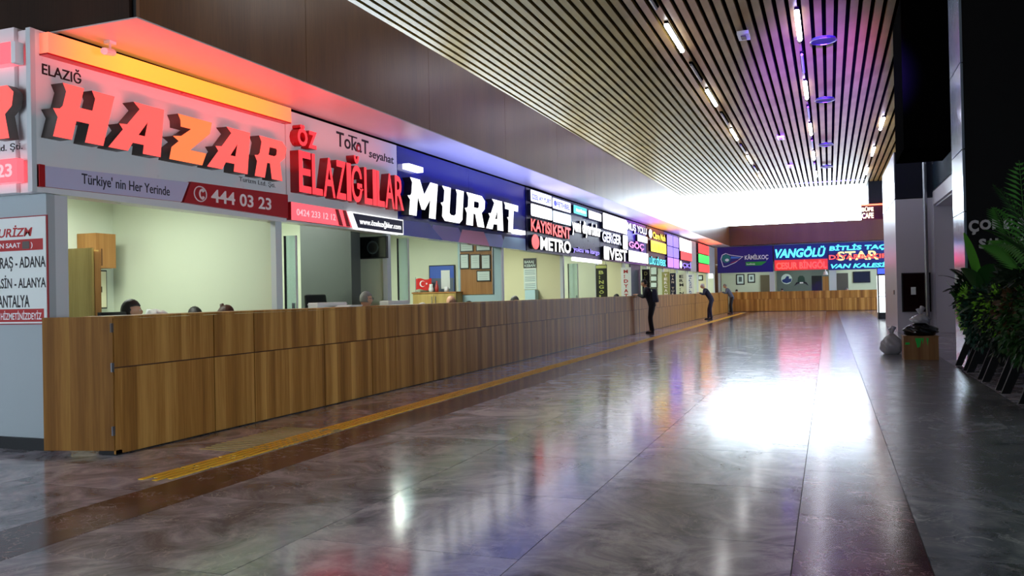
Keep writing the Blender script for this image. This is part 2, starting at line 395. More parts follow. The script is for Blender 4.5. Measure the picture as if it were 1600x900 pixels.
for a, b_ in ((-3, 17.2), (26.4, 28.6), (41.5, 45.2), (49, 51.5), (57, 60.6)):
    struct('wall_left_pier', MATS['upper_wall'], -12.6, -12.45, a, b_, 5.5, 8.3)
struct('wall_left_head', MATS['upper_wall'], -12.6, -12.45, -3, 60.6, 7.7, 8.3)
struct('wall_left_low', mSide, -16, -15.9, -3, 5.8, 0, 8.4)
k = 1
mGl = glass('window_glass')
for y0, y1 in ((17.2, 26.4), (28.6, 41.5), (45.2, 49.0), (51.5, 57.0)):
    w = struct('window_%d' % k, mAlu, -12.56, -12.5, y0, y1, 5.5, 5.56); k += 1
    n = max(2, int((y1-y0)/1.6))
    for i in range(n+1):
        yy = y0+(y1-y0)*i/n; boxo('mullion', mAlu, -12.56, -12.5, yy-.025, yy+.025, 5.56, 7.7, w)
        if i < n: boxo('pane', mGl, -12.54, -12.53, yy+.025, y0+(y1-y0)*(i+1)/n-.025, 5.56, 7.7, w)
# end wall with its glazing
YB = 57.9
struct('wall_end', mFasciaD, -12.6, 9, YB, YB+.1, 0, 5.38)
struct('wall_end_head', MATS['upper_wall'], -12.6, 9, YB, YB+.1, 8.25, 8.3)
w = struct('window_%d' % k, mAlu, -11.2, 3.1, YB+.02, YB+.08, 5.38, 5.44); k += 1
struct('wall_end_left', MATS['upper_wall'], -12.6, -11.2, YB, YB+.1, 5.38, 8.25)
struct('wall_end_right', mNavy, 3.1, 9, YB, YB+.1, 5.38, 8.25)
NP = 11
for i in range(NP+1):
    xx = -11.2+14.3*i/NP
    if i < NP:
        for a, b_ in ((5.44, 6.03), (6.06, 6.82), (6.85, 8.25)): boxo('pane', mGl, xx+.005, xx+14.3/NP-.005, YB+.05, YB+.055, a, b_, w)
boxo('transom', mAlu, -11.2, 3.1, YB+.03, YB+.07, 6.03, 6.06, w)
boxo('transom', mAlu, -11.2, 3.1, YB+.03, YB+.07, 6.82, 6.85, w)
for i in range(NP+1):
    xx = -11.2+14.3*i/NP; boxo('glazing_clamp', mSteel, xx-.03, xx+.03, YB+.0, YB+.03, 6.02, 6.07, w); boxo('glazing_clamp', mSteel, xx-.03, xx+.03, YB, YB+.03, 6.81, 6.86, w)
struct('trim_9', mNavy, 2.35, 3.15, 55.2, YB, 5.45, 8.3)

# fascia above the left row of offices
FZ = lambda y: 3.93+.0040*(y-5.9)   # its lower edge rises a little with distance
def slab(name, m, x0, x1, ya, yb, z0f, z1f, kind='structure', parent=None):
    o = MB().hexa([(x0, ya, z0f(ya)), (x1, ya, z0f(ya)), (x1, yb, z0f(yb)), (x0, yb, z0f(yb)), (x0, ya, z1f(ya)), (x1, ya, z1f(ya)), (x1, yb, z1f(yb)), (x0, yb, z1f(yb))]).build(name, m, parent)
    if parent is None: o['kind'] = kind
    return o
FT = lambda y: 5.24+.0050*min(y-9, 26)
fas = slab('trim_1', mDark, -5.9, -5.84, 5.92, 54.2, lambda y: FZ(y)+.002, lambda y: FT(y)-.02)
ys = [5.9, 8.5, 11.8, 15.1, 18.4, 21.7, 25, 28.3, 31.6, 34.9, 38.2, 41.5, 44.8, 48.1, 51.4, 54.15]
for a, b_ in zip(ys[:-1], ys[1:]):
    slab('fascia_panel', mFascia, -5.84, -5.8, a+.004, b_-.004, FZ, FT, parent=fas)
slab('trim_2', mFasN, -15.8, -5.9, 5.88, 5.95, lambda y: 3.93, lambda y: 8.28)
slab('ceiling_soffit', mSoffit, -6.96, -5.79, 5.86, 54.2, lambda y: FZ(y)-.012, lambda y: FZ(y))
slab('dark_gap_filler', mBlack, -6.94, -6.77, 5.9, 54.2, lambda y: FZ(y)-.056, lambda y: FZ(y)-.012)  # added black strip stopping office light in the gap above the signs
mRoof = mat('box_roof_pale', s2l(238, 226, 186), .8)
struct('ceiling_upper', mRoof, -12.4, -5.9, 6, 60, 5.05, 5.1)
# fascia above the end counter
tr = struct('trim_4', mDark, -5.8, 9, 54.06, 54.2, 4.14, 5.37)
xs = [-5.84, -3.0, 0, 3.0, 6, 9]
for a, b_ in zip(xs[:-1], xs[1:]): boxo('fascia_panel', mFasciaD, a+.004, b_-.004, 54.0, 54.06, 4.12, 5.39, tr)
struct('ceiling_soffit_end', mSoffit, -6.78, 9, 54.0, 54.9, 4.12, 4.16)
struct('ceiling_over_end', mRoof, -5.8, 9, 54.2, 57.85, 5.3, 5.36)

# side wall at the near end of the offices
sw = struct('wall_side', mSide, -15.9, -6.76, 5.7, 5.78, 0, 2.375)
struct('wall_side_fill', mSide, -15.9, -6.96, 5.7, 5.78, 2.375, 2.55)
struct('wall_side_post', mAlu, -6.88, -6.745, 5.79, 5.93, 0, 2.37)
struct('trim_14', mSide, -6.76, -6.745, 5.70, 5.79, 0, 2.37)
struct('baseboard_side', mDark, -15.9, -6.70, 5.67, 5.70, 0, .11)
struct('wall_side_upper', mFascia, -15.9, -6.9, 5.72, 5.78, 2.55, 3.9)

# office shells
BX = -9.6
struct('wall_office_back', mOffice, BX-.1, BX, 5.8, 57.8, 0, 3.1)
struct('ceiling_office', mCeilO, BX, -6.9, 5.8, 54.2, 2.95, 3.0)
PARTS = [(9.2, mOffice), (12.15, mOffice), (17.3, mOffice), (21.85, mOfficeY), (25.5, mOffice), (29.2, mOfficeY), (33.1, mOffice), (36.7, mOffice), (40.3, mOfficeY), (43.5, mOffice), (47, mOffice), (50.8, mOfficeY), (54.1, mOffice)]
for i, (y, m) in enumerate(PARTS):
    struct('wall_partition', m, BX, -6.86, y, y+.07, 0, 2.95)
    struct('wall_partition_post', mAlu, -6.86, -6.78, y-.03, y+.10, 0, 2.42)
ORDN = 'first second third fourth fifth sixth seventh eighth ninth tenth eleventh twelfth thirteenth'.split()
ys = [5.8]+[p[0] for p in PARTS]
for a, b_ in zip(ys[:-1], ys[1:]):
    t = thing('ceiling_lamp', 'flat white lamp on the ceiling of the %s office from the near end' % ORDN[ys.index(a)], 'lamp', (-8.3, (a+b_)/2, 2.93), group='office ceiling lamps hidden behind the signs')
    MB().box(-.6, .6, -.3, .3, 0, .02).build('frame', mAlu, t, local=True)
    l = area('office_lamp', (-8.3, (a+b_)/2, 2.90), 1.1, 52*(b_-a)/3.3, (.93, 1.0, .90), (0, 0, -1), sy=.55)
# end offices
struct('wall_end_office', mOffice, -6.8, 4.5, 57.78, 57.85, 0, 3.2)
struct('ceiling_end_office', mCeilO, -6.8, 4.5, 54.9, 57.8, 3.0, 3.05)
struct('wall_end_post', mAlu, -3.5, -3.2, 54.9, 55.1, 0, 2.6)
struct('wall_end_post', mAlu, .02, .42, 54.9, 55.1, 0, 2.6)
struct('wall_end_post', mAlu, -6.66, -6.52, 54.9, 55.0, 0, 2.6)
struct('wall_end_post', mAlu, 2.75, 2.95, 54.9, 55.1, 0, 2.6)
struct('wall_end_partition', mat('grey_green_wall', s2l(104, 116, 108), .7), -3.2, .0, 57.70, 57.76, 0, 3.0)
for x in (-5, -1.6, 1.6):
    t = thing('ceiling_lamp', 'flat white lamp on the ceiling of the %s end office' % {-5: 'left', -1.6: 'middle', 1.6: 'right'}[x], 'lamp', (x, 56.4, 2.98), group='end office ceiling lamps hidden behind the signs')
    MB().box(-.5, .5, -.3, .3, 0, .02).build('frame', mAlu, t, local=True)
    area('end_office_lamp', (x, 56.4, 2.95), 1.0, 14, (.93, 1, .93), (0, 0, -1))

# ================================================================== COUNTERS
CX = -5.92; ZS = .775; ZT = 1.225
cnt = thing('ticket_counter', 'long wood laminate ticket counter running down the left side of the hall', 'counter', (CX, 5.66, 0))
boxo('carcass', mEdge, CX-.10, CX-.018, 5.68, 54.0, .02, ZT-.02, cnt)
boxo('plinth', mFrameBlk, CX-.09, CX-.03, 5.68, 54.0, 0, .02, cnt)
seam = [5.66, 6.95, 7.59, 8.95, 10.12, 10.79, 12.01]
w = [1.3, .66, 1.3, 1.2]; i = 0
while seam[-1] < 53.2: seam.append(min(54.0, seam[-1]+w[i % 4])); i += 1
g = .006
for a, b_ in zip(seam[:-1], seam[1:]):
    boxo('panel', mWood, CX-.018, CX, a+g, b_-g, .012, ZS-g, cnt)
    boxo('panel', mWood, CX-.018, CX, a+g, b_-g, ZS+g, ZT-.016, cnt)
boxo('top_edge', mWood, CX-.36, CX+.004, 5.66, 54.0, ZT-.014, ZT+.008, cnt)
boxo('worktop', mat('desk_top', s2l(150, 110, 66), .5), CX-.74, CX-.10, 6.3, 54.0, .74, .77, cnt)
# flap
fl = thing('counter_flap', 'wooden swing flap panel closing the near end of the long counter', 'flap', (CX, 5.66, 0))
d = Vector((-6.57-CX, 5.50-5.66, 0)); nrm = Vector((-d.y, d.x, 0)).normalized()*.02
a = Vector((CX-.005, 5.655, 0)); b_ = a+d
def pan(z0, z1, nm, m, off=0):
    p = [a+nrm*off, b_+nrm*off, b_-nrm+nrm*off, a-nrm+nrm*off]
    return MB().hexa([q+Vector((0, 0, z0)) for q in p]+[q+Vector((0, 0, z1)) for q in p]).build(nm, m, fl)
pan(.045, ZT+.005, 'door_panel', mFlapW)
for z in (.22, .78, 1.13):
    boxo('hinge', mSteel if z < 1 else mReturn, CX-.012, CX+.004, 5.635, 5.66, z-.04, z+.04, fl)
boxo('foot', mFrameBlk, CX-.2, CX-.0, 5.67, 5.74, 0, .045, fl)

ec = thing('end_counter', 'wood laminate counter across the far end of the hall', 'counter', (-5.8, 54, 0))
boxo('carcass', mEdge, -5.9, 2.9, 54.02, 54.1, .0, ZT-.02, ec)
xs = [-5.9]
while xs[-1] < 2.6: xs.append(min(2.9, xs[-1]+(1.3 if len(xs) % 2 else .7)))
for p, q in zip(xs[:-1], xs[1:]):
    boxo('panel', mWood, p+.005, q-.005, 54.0, 54.02, .03, ZS-.005, ec)
    boxo('panel', mWood, p+.005, q-.005, 54.0, 54.02, ZS+.005, ZT-.016, ec)
boxo('top_edge', mWood, -5.9, 2.9, 53.99, 54.4, ZT-.014, ZT+.008, ec)

# ================================================================== TACTILE PAVING
tp = thing('tactile_strip', 'yellow ribbed guide strip laid along the counter', 'tactile paving', (-4.95, 4.95, 0))
yy = 4.95; k = 0; bars = MB(); nbar = 0; me = None
xb = [-4.955+.068*i for i in range(4)]
while yy < 51.5:
    if not (6.32 < yy < 6.75):
        for i, xx in enumerate(xb):
            off = .0 if i % 2 == 0 else .22
            if nbar < 280:
                if me is None:
                    b0 = MB().box(0, .042, 0, .42, .0, .006).build('bar', mYel, tp, local=True); me = b0.data
                else: b0 = put('bar', me, None, tp)
                b0.location = (xx+4.95, yy-4.95+(off if yy > 7 else off*.4), 0); nbar += 1
            else: bars.box(xx, xx+.042, yy+off, yy+off+.42, 0, .006)
    yy += .45
tag(bars.build('bar', mYel, tp), kind='stuff')
bp = thing('warning_patch', 'worn yellow-grey ribbed warning patch beside the near end of the guide strip', 'tactile paving', (-5.0, 6.5, 0))
me = None
for i in range(17):
    y = 6.12+i*.078
    x0 = -5.42+abs(i-8)*.0; x1 = -4.68
    if i < 3: x0 = -5.40; x1 = -4.98 if i < 2 else -4.68
    b0 = MB().box(x0, x1, y, y+.036, .0, .005).build('bar', mYelW, bp)

# ================================================================== HAZAR SIGN (corner)
gHaz = glow('red_letter_glow', (1.0, .085, .075), 1.25)
gHazO = glow('orange_letter_glow', (1.0, .16, .05), 1.2)
gYB = None
def stripglow():
    m, n, l, b = nt('yellow_red_lightbox')
    g = n.new('ShaderNodeNewGeometry'); s = n.new('ShaderNodeSeparateXYZ'); l.new(g.outputs['Position'], s.inputs[0])
    r = ramp(n, [(0, (1, .13, .10)), (.10, (1, .28, .05)), (.25, (1, .42, .03)), (.55, (1, .36, .02)), (.85, (1, .26, .04)), (1, (1, .16, .08))])
    mr = n.new('ShaderNodeMapRange'); mr.inputs[1].default_value = 5.65; mr.inputs[2].default_value = 9.35
    l.new(s.outputs['Y'], mr.inputs[0]); l.new(mr.outputs[0], r.inputs[0]); l.new(r.outputs[0], b.inputs['Emission Color'])
    b.inputs['Base Color'].default_value = (.8, .3, .1, 1)
    b.inputs['Emission Strength'].default_value = 1.0; return m
hz = thing('corner_sign', 'white corner sign box reading HAZAR in big red lit letters', 'sign', (-6.8, 5.7, 2.4))
SX = -6.75
def zt(y): return FZ(y)-.055
slab('sign_board', mSignWhite, -6.95, SX, 5.60, 9.37, lambda y: 2.38, zt, parent=hz)
boxo('sign_board', mSignWhite, -13, -6.95, 5.56, 5.69, 2.38, 3.9, hz)
boxo('corner_trim', mAlu, -6.79, -6.735, 5.55, 5.60, 2.38, 3.87, hz)
mYB = stripglow()
slab('light_box', mYB, SX, -6.64, 5.66, 9.36, lambda y: 3.655+.012*(y-5.6), lambda y: 3.845+.012*(y-5.6), parent=hz)
slab('light_box_edge', mReturnR, SX, -6.645, 5.655, 9.365, lambda y: 3.640+.012*(y-5.6), lambda y: 3.655+.012*(y-5.6), parent=hz)
text('lettering', 'ELAZIĞ', frame_x(SX, 5.68, 3.475), .44, .135, mat('black_print', s2l(20, 12, 14), .4), hz, .004, fat=.012)
FX = -6.75
for ch, y0, y1, m in (('H', 5.66, 6.25, gHaz), ('A', 6.36, 7.0, gHaz), ('Z', 7.11, 7.67, gHazO), ('A', 7.76, 8.42, gHaz), ('R', 8.53, 9.1, gHaz)):
    glyph('letter', GL[ch], frame_x(FX, y0, 2.885), (y1-y0)*.96, .515, m, hz, .15, .30*.52/.6, mReturn)
text('lettering', 'Turizm Ltd. Şti.', frame_x(SX, 8.42, 2.80), .72, .075, mat('grey_print', s2l(60, 60, 64), .5), hz, .003)
mLav = mat('plate_lavender', s2l(196, 196, 226), .35); mPlR = mat('plate_red', s2l(168, 12, 22), .35)
poly('name_plate', frame_x(SX, 5.6, 2.43), [(0, 0), (1.80, .03), (1.92, .26), (0, .19)], .035, mLav, hz, mPlR)
boxo('plate_edge', mPlR, SX, SX+.045, 5.60, 5.66, 2.425, 2.63, hz)
text('lettering', "Türkiye' nin Her Yerinde", frame_x(SX+.035, 6.07, 2.475), 1.15, .135, mat('navy_print', s2l(24, 26, 50), .5), hz, .003, fat=.006)
poly('phone_plate', frame_x(SX, 5.6, 2.43), [(1.82, .025), (3.74, .0), (3.74, .31), (1.94, .27)], .05, mPlR, hz)
mPrW = mat('white_print', s2l(240, 236, 236), .5)
text('lettering', '444 03 23', frame_x(SX+.05, 7.86, 2.50), 1.12, .155, mPrW, hz, .003, fat=.02)
# handset in a ring
ring = MB(); c0 = (SX+.052, 7.68, 2.575)
pts = [(c0[0], c0[1]+.10*math.cos(t), c0[2]+.085*math.sin(t)) for t in [2*PI*i/24 for i in range(25)]]
ring.tube(pts, .007, 5)
pts = [(c0[0]+.002, c0[1]+.035-.05*math.cos(t), c0[2]+.055*math.sin(t)) for t in [math.radians(-75+150*i/8) for i in range(9)]]
ring.tube(pts, .012, 5); ring.tube([pts[0], (pts[0][0], pts[0][1]+.025, pts[0][2]+.02)], .018, 6); ring.tube([pts[-1], (pts[-1][0], pts[-1][1]+.025, pts[-1][2]-.02)], .018, 6)
ring.build('phone_symbol', mPrW, hz)
# side face of the corner sign (facing the camera's left)
gPk = glow('pink_lightbox', (1.0, .10, .13), 1.3)
boxo('light_box', gPk, -12.5, -6.885, 5.47, 5.56, 3.54, 3.735, hz)
boxo('light_box_cap', mSignWhite, -6.885, -6.83, 5.475, 5.56, 3.54, 3.735, hz)
rw = .50
for ch, x1 in (('R', -6.87), ('A', -7.52), ('Z', -8.2), ('A', -8.9), ('H', -9.6)):
    glyph('letter', GL[ch], frame_y(x1-rw, 5.56, 2.86), rw*.92, .48, gHaz, hz, .10, .2, mReturn)
text('lettering', 'Turizm Ltd. Şti.', frame_y(-7.62, 5.56, 2.755), .76, .08, MATS['black_print'], hz, .003, fat=.01)
boxo('light_box', gPk, -12.5, -6.85, 5.49, 5.56, 2.465, 2.68, hz)
gPk2 = glow('pink_text', (1.0, .32, .36), 1.25)
text('lettering', '444 03 23', frame_y(-7.75, 5.49, 2.515), .84, .12, gPk2, hz, .004, fat=.02)
area('added_sign_glow', (-6.2, 7.5, 3.0), 3.8, 38, (1, .07, .06), (.12, 0, 1), sy=.2)  # added lamp in mid-air for the sign's red glow on the soffit

# ================================================================== SECOND SIGN (seyahat / öz)
s2 = thing('agency_sign', 'white sign box with red lit condensed letters ÖZ ELAZIĞLILAR', 'sign', (-6.8, 9.38, 2.4))
slab('sign_board', mSignWhite, -6.95, SX, 9.385, 12.46, lambda y: 2.39, zt, parent=s2)
gR = glow('deep_red_glow', (1.0, .045, .06), 1.0)
text('letter', 'Ö', frame_x(SX, 9.47, 3.42), .23, .29, gR, s2, .13, fat=.04, side=mReturnR); text('letter', 'Z', frame_x(SX, 9.72, 3.42), .20, .24, gR, s2, .13, fat=.04, side=mReturnR)
word = 'ELAZIĞLILAR'; wd = [.30, .27, .32, .28, .13, .36, .25, .13, .25, .32, .32]
yy = 9.47; tot = sum(wd); sc = 2.98/tot
for ch, w_ in zip(word, wd):
    hh = .56 if ch != 'Ğ' else .70
    text('letter', ch, frame_x(SX, yy, 2.79), w_*sc*.93, hh, gR, s2, .14, fat=.015, side=mReturnR); yy += w_*sc
mBP = MATS['black_print']
text('lettering', 'TokaT', frame_x(SX, 10.62, 3.60), .92, .22, mBP, s2, .004, fat=.012)
boxo('letter_bar', mBP, SX, SX+.004, 10.95, 11.2, 3.80, 3.822, s2)
dsc = [(.062*math.cos(t), .062*math.sin(t)) for t in [2*PI*i/16 for i in range(16)]]
poly('red_dot', frame_x(SX+.001, 11.225, 3.66), dsc, .005, mPlR, s2)
poly('face_dot', frame_x(SX+.006, 11.235, 3.66), [(p[0]*.5, p[1]*.5) for p in dsc], .002, mSignWhite, s2)
text('lettering', 'seyahat', frame_x(SX, 11.55, 3.53), .80, .17, mBP, s2, .004, fat=.012, shear=.1)
poly('light_plate', frame_x(SX, 9.38, 2.41), [(0, 0), (1.52, .0), (1.36, .24), (0, .24)], .07, glow('pink_plate', (1, .10, .13), 1.1), s2, mReturnR)
text('lettering', '0424 233 12 12', frame_x(SX+.07, 9.5, 2.48), .95, .09, gPk2, s2, .003, fat=.01)
for q in (0, 1): poly('stripe', frame_x(SX+.07, 10.44+q*.2, 2.415), [(.1, 0), (.2, 0), (.08, .23), (0, .23)], .01, mPlR, s2)
poly('web_plate', frame_x(SX, 9.38, 2.40), [(1.66, .0), (3.16, .0), (3.16, .25), (1.50, .25)], .06, glow('white_line', (1, 1, 1), 1.0), s2)
poly('web_plate_face', frame_x(SX+.06, 9.38, 2.42), [(1.70, .0), (3.13, .0), (3.13, .21), (1.56, .21)], .006, mSignDark, s2)
gW = glow('white_glow', (1, 1, 1), 1.6)
text('lettering', 'www.özelazığlılar.com', frame_x(SX+.066, 11.12, 2.455), 1.32, .12, glow('white_text', (1, 1, 1), 1.0), s2, .003, fat=.02)
area('added_sign_glow', (-6.5, 10.8, 3.4), 2.6, 5, (1, .2, .2), (.2, 0, 1), sy=.1)  # added lamp, stands in for the red letters' halo

# ================================================================== MURAT
s3 = thing('agency_sign', 'royal blue sign box with large white lit letters MURAT', 'sign', (-6.8, 12.5, 2.4))
slab('sign_board', mSignBlue, -6.95, SX, 12.48, 15.45, lambda y: 2.40, zt, parent=s3)
slab('sign_board', mSignBlue, -6.95, SX, 15.46, 18.80, lambda y: 2.40, zt, parent=s3)
# printed facets along the bottom
for (y0, y1, y2, col) in ((12.5, 13.6, 14.2, (70, 74, 190)), (13.6, 14.9, 15.3, (140, 110, 205)), (14.9, 16.2, 16.5, (250, 150, 200)), (16.0, 17.2, 17.5, (160, 170, 250)), (17.2, 18.75, 18.78, (170, 215, 255))):
    poly('printed_facet', frame_x(SX, 0, 2.40), [(y0, 0), (y2, 0), (y1, .28), (y0+.2, .26)], .002+.0004*random.random(), mat('facet_%d' % int(y0*10), s2l(*col), .2), s3)
boxo('bar', gW, SX, SX+.12, 12.66, 13.20, 3.53, 3.62, s3)
for ch, y0, y1 in (('M', 12.58, 13.66), ('U', 13.86, 14.82), ('R', 14.96, 15.92), ('A', 16.08, 17.0), ('T', 17.0, 17.86)):
    glyph('letter', GL[ch], frame_x(SX, y0, 2.74), (y1-y0)*.94, .64, gW, s3, .15, .12, mReturnD)
boxo('bar', gW, SX, SX+.12, 17.85, 18.45, 2.75, 2.84, s3)
area('added_sign_glow', (-6.2, 15.6, 3.0), 6.0, 60, (.30, .34, 1.0), (.12, 0, 1), sy=.2)  # added lamp, carries the blue sign's glow onto the soffit

# ================================================================== smaller lit signs further on
def panel_sign(label, y0, y1, board, rows, name='agency_sign', up=None, x=SX):
    t = thing(name, label, 'sign', (-6.8, y0, 2.4))
    slab('sign_board', board, -6.95, x, y0+.01, y1-.01, lambda y: 2.40, zt, parent=t)
    for r in rows:
        kind, a, b_, z0, z1, m = r[:6]
        ya, yb = y0+(y1-y0)*a, y0+(y1-y0)*b_; s = (FZ(y0)-.055-2.40)/1.55
        z0 = 2.40+z0*s; z1 = 2.40+z1*s
        if kind == 'p': rrect('lit_panel', frame_x(x, ya, z0), yb-ya, z1-z0, .09, m, t, side=mReturnD)
        elif kind == 't': text('lettering', r[6], frame_x(x, ya, z0), yb-ya, z1-z0, m, t, .06, fat=.03, side=mReturnD)
        elif kind == 'f': text('lettering', r[6], frame_x(x+.09, ya, z0), yb-ya, z1-z0, m, t, .004, fat=.02)
        elif kind == 'd': poly('emblem', frame_x(x, (ya+yb)/2, (z0+z1)/2), [((yb-ya)/2*math.cos(q), (z1-z0)/2*math.sin(q)) for q in [2*PI*i/20 for i in range(20)]], .08, m, t, mReturnD)
    if up: area('added_sign_glow', (-6.2, (y0+y1)/2, 3.15), (y1-y0)*.8, 5.5*up[1]*(y1-y0), up[0], (.12, 0, 1), sy=.2)  # added lamp standing in for the sign's own upward glow
    return t
gB = glow('blue_text', (.10, .12, .75), .9); gRt = glow('red_text', (1, .07, .06), 1.2); gTe = glow('teal_text', (.08, .6, .62), 1)
gV = glow('violet_panel', (.30, .22, 1.0), 1.0); gV2 = glow('mauve_panel', (.50, .24, .95), 1.0); gY = glow('yellow_text', (1, .78, .03), 1.3)
gC = glow('cyan_text', (.06, .78, .95), 1.15); gP = glow('magenta_text', (1, .25, .85), 1.1); gG = glow('green_panel', (.06, .85, .12), 1.1)
gWV = glow('white_violet', (.72, .74, 1), 1.5); gLb = glow('light_blue', (.62, .82, 1.0), 1.4)
panel_sign('four-row lit sign with METRO beside a round red emblem', 18.85, 22.4, mSignDark, [
    ('p', .03, .49, 1.22, 1.5, gWV), ('p', .51, .97, 1.20, 1.48, gWV), ('f', .06, .47, 1.28, 1.44, gB, 'İZEL AY YURT'), ('f', .54, .95, 1.27, 1.42, gB, '●FETHBEL'),
    ('p', .03, .49, .86, 1.16, gW), ('p', .51, .97, .84, 1.14, gLb),
    ('t', .05, .5, .49, .80, gRt, 'KAYISI'), ('t', .53, .98, .47, .78, gRt, 'KENT'),
    ('d', .04, .2, .05, .42, gRt), ('t', .24, .98, .06, .40, gW, 'METRO')], up=((.55, .5, 1), 1.3))
panel_sign('navy lit sign with fat white lowercase lettering and a teal panel', 22.4, 25.75, mSignDark, [
    ('p', .05, .46, 1.22, 1.46, gTe), ('p', .52, .96, 1.20, 1.44, gW), ('f', .12, .42, 1.29, 1.39, gW, 'turizm'),
    ('t', .03, .97, .60, 1.08, gW, 'yeni diyarbakır'), ('t', .05, .9, .10, .28, gV, 'yolcu ve kargo')], up=((.4, .45, 1), 1.0))
t = thing('light_bar', 'white glowing strip hanging below the navy sign', 'lamp', (-6.7, 22.5, 2.3)); bev(boxo('tube', gW, -6.74, -6.66, 22.5, 25.6, 2.27, 2.38, t), .02)
panel_sign('lit sign with a large white panel over GERGER lettering', 25.75, 29.3, mSignDark, [
    ('p', .02, .97, 1.0, 1.5, gW), ('t', .02, .75, .58, .92, gWV, 'GERGER'), ('p', .78, .99, .46, .95, gW), ('p', .03, .22, .02, .44, gW), ('t', .26, .98, .04, .44, gW, 'VEST')], up=((.5, .6, 1), 1.0))
panel_sign('deep violet lit sign reading MUŞ YOLU above pink lettering', 29.3, 32.9, mat('violet_board', s2l(70, 40, 170), .3), [
    ('t', .03, .97, 1.12, 1.46, gWV, 'MUŞ YOLU'), ('p', .45, .95, .86, 1.10, gW), ('t', .08, .8, .52, .84, gP, 'GÖÇ'), ('p', .02, .98, .06, .46, gW), ('t', .1, .5, .3, .44, gY, 'VİP')], up=((.45, .15, 1), 1.3))
panel_sign('brown lit sign reading Cizre Nuh in yellow over cyan lettering', 33.0, 36.9, mat('brown_board', s2l(92, 52, 30), .4), [
    ('d', .02, .2, 1.1, 1.45, gW), ('t', .26, .97, 1.12, 1.40, gY, 'Cizre Nuh'), ('p', .1, .97, .58, 1.02, gY), ('f', .16, .92, .66, .94, glow('orange_text', (1, .45, .02), 1), 'BAKIRLAR'), ('t', .05, .98, .06, .42, gC, 'LÜKS SİVEREK')], up=((1, .28, .03), 2.6))
panel_sign('plain violet lit sign divided into six panels', 36.9, 40.2, mat('violet_board', s2l(70, 40, 170), .3), [
    ('p', .04, .49, .98, 1.45, gV), ('p', .51, .96, .98, 1.45, gV), ('p', .04, .49, .50, .95, gV), ('p', .51, .96, .50, .95, gV), ('p', .04, .49, .04, .47, gV2), ('p', .51, .96, .04, .47, gV2)], up=((.4, .2, .8), .5))
panel_sign('lit sign of white above red above blue panels', 40.2, 44.2, mSignDark, [
    ('p', .03, .97, .88, 1.48, gW), ('p', .1, .97, .48, .86, gRt), ('d', .03, .2, .06, .42, gW), ('t', .26, .97, .08, .42, gV, 'ÇKİ')], up=((.9, .8, 1), 1.6))
slab('trim_5', mSoffit, -6.95, -6.76, 44.2, 46.3, lambda y: 2.4, zt)
panel_sign('last lit sign of the left row with red, green and red panels', 46.4, 50.9, mat('dark_red_board', s2l(60, 10, 12), .4), [
    ('p', .02, .98, 1.0, 1.5, gRt), ('p', .02, .98, .50, .95, gG), ('p', .02, .98, .02, .45, gRt)], up=((1, .12, .06), 2.6))
slab('trim_6', mSoffit, -6.95, -6.76, 51.0, 54.2, lambda y: 2.4, zt)

# ================================================================== end wall signs
YS = 54.45
es = thing('end_sign', 'navy sign with a winged spiral emblem and KÂMİLKOÇ lettering', 'sign', (-6.6, YS, 2.46))
boxo('sign_board', mat('kk_board', s2l(14, 18, 120), .4), -6.62, -3.24, YS, YS+.15, 2.46, 4.10, es)
fr = frame_y(0, YS, 0)
gWm = mat('logo_white', s2l(235, 240, 250), .5); gTl = mat('logo_teal', s2l(20, 120, 120), .5)
wing = [(-6.42, 3.35), (-6.33, 3.62), (-6.1, 3.72), (-5.8, 3.60), (-5.02, 3.47), (-5.5, 3.1), (-6.1, 2.85), (-6.28, 2.85)]
poly('emblem_outline', fr, wing[::-1], .02, gWm, es)
cx, cy = -5.85, 3.29
poly('emblem_fill', fr, [(cx+(x-cx)*.92, cy+(y-cy)*.9) for x, y in wing][::-1], .025, MATS['kk_board'], es)
poly('emblem_disc', fr, [(-6.07+.27*math.cos(t), 3.37+.27*math.sin(t)) for t in [2*PI*i/20 for i in range(20)]], .03, gTl, es)
poly('emblem_eye', fr, [(-6.02+.12*math.cos(t), 3.28+.09*math.sin(t)) for t in [2*PI*i/14 for i in range(14)]], .035, gWm, es)
poly('emblem_stripe', fr, [(-5.78, 3.5), (-5.78, 3.36), (-5.35, 3.36), (-5.1, 3.44)], .03, mat('logo_blue', s2l(60, 120, 220), .5), es)
poly('emblem_stripe', fr, [(-5.7, 3.14), (-5.85, 3.05), (-5.4, 3.2), (-5.2, 3.3)], .03, mPlR, es)
text('lettering', 'KÂMİLKOÇ', frame_y(-4.93, YS, 3.2), 1.42, .42, gWm, es, .03, fat=.02)
poly('green_bar', fr, [(-4.88, 2.88), (-3.95, 2.88), (-3.6, 3.12), (-4.88, 3.12)], .02, mat('logo_green', s2l(30, 150, 60), .5), es)
text('lettering', 'buslines', frame_y(-4.82, YS-.02, 2.93), .5, .12, gWm, es, .01)

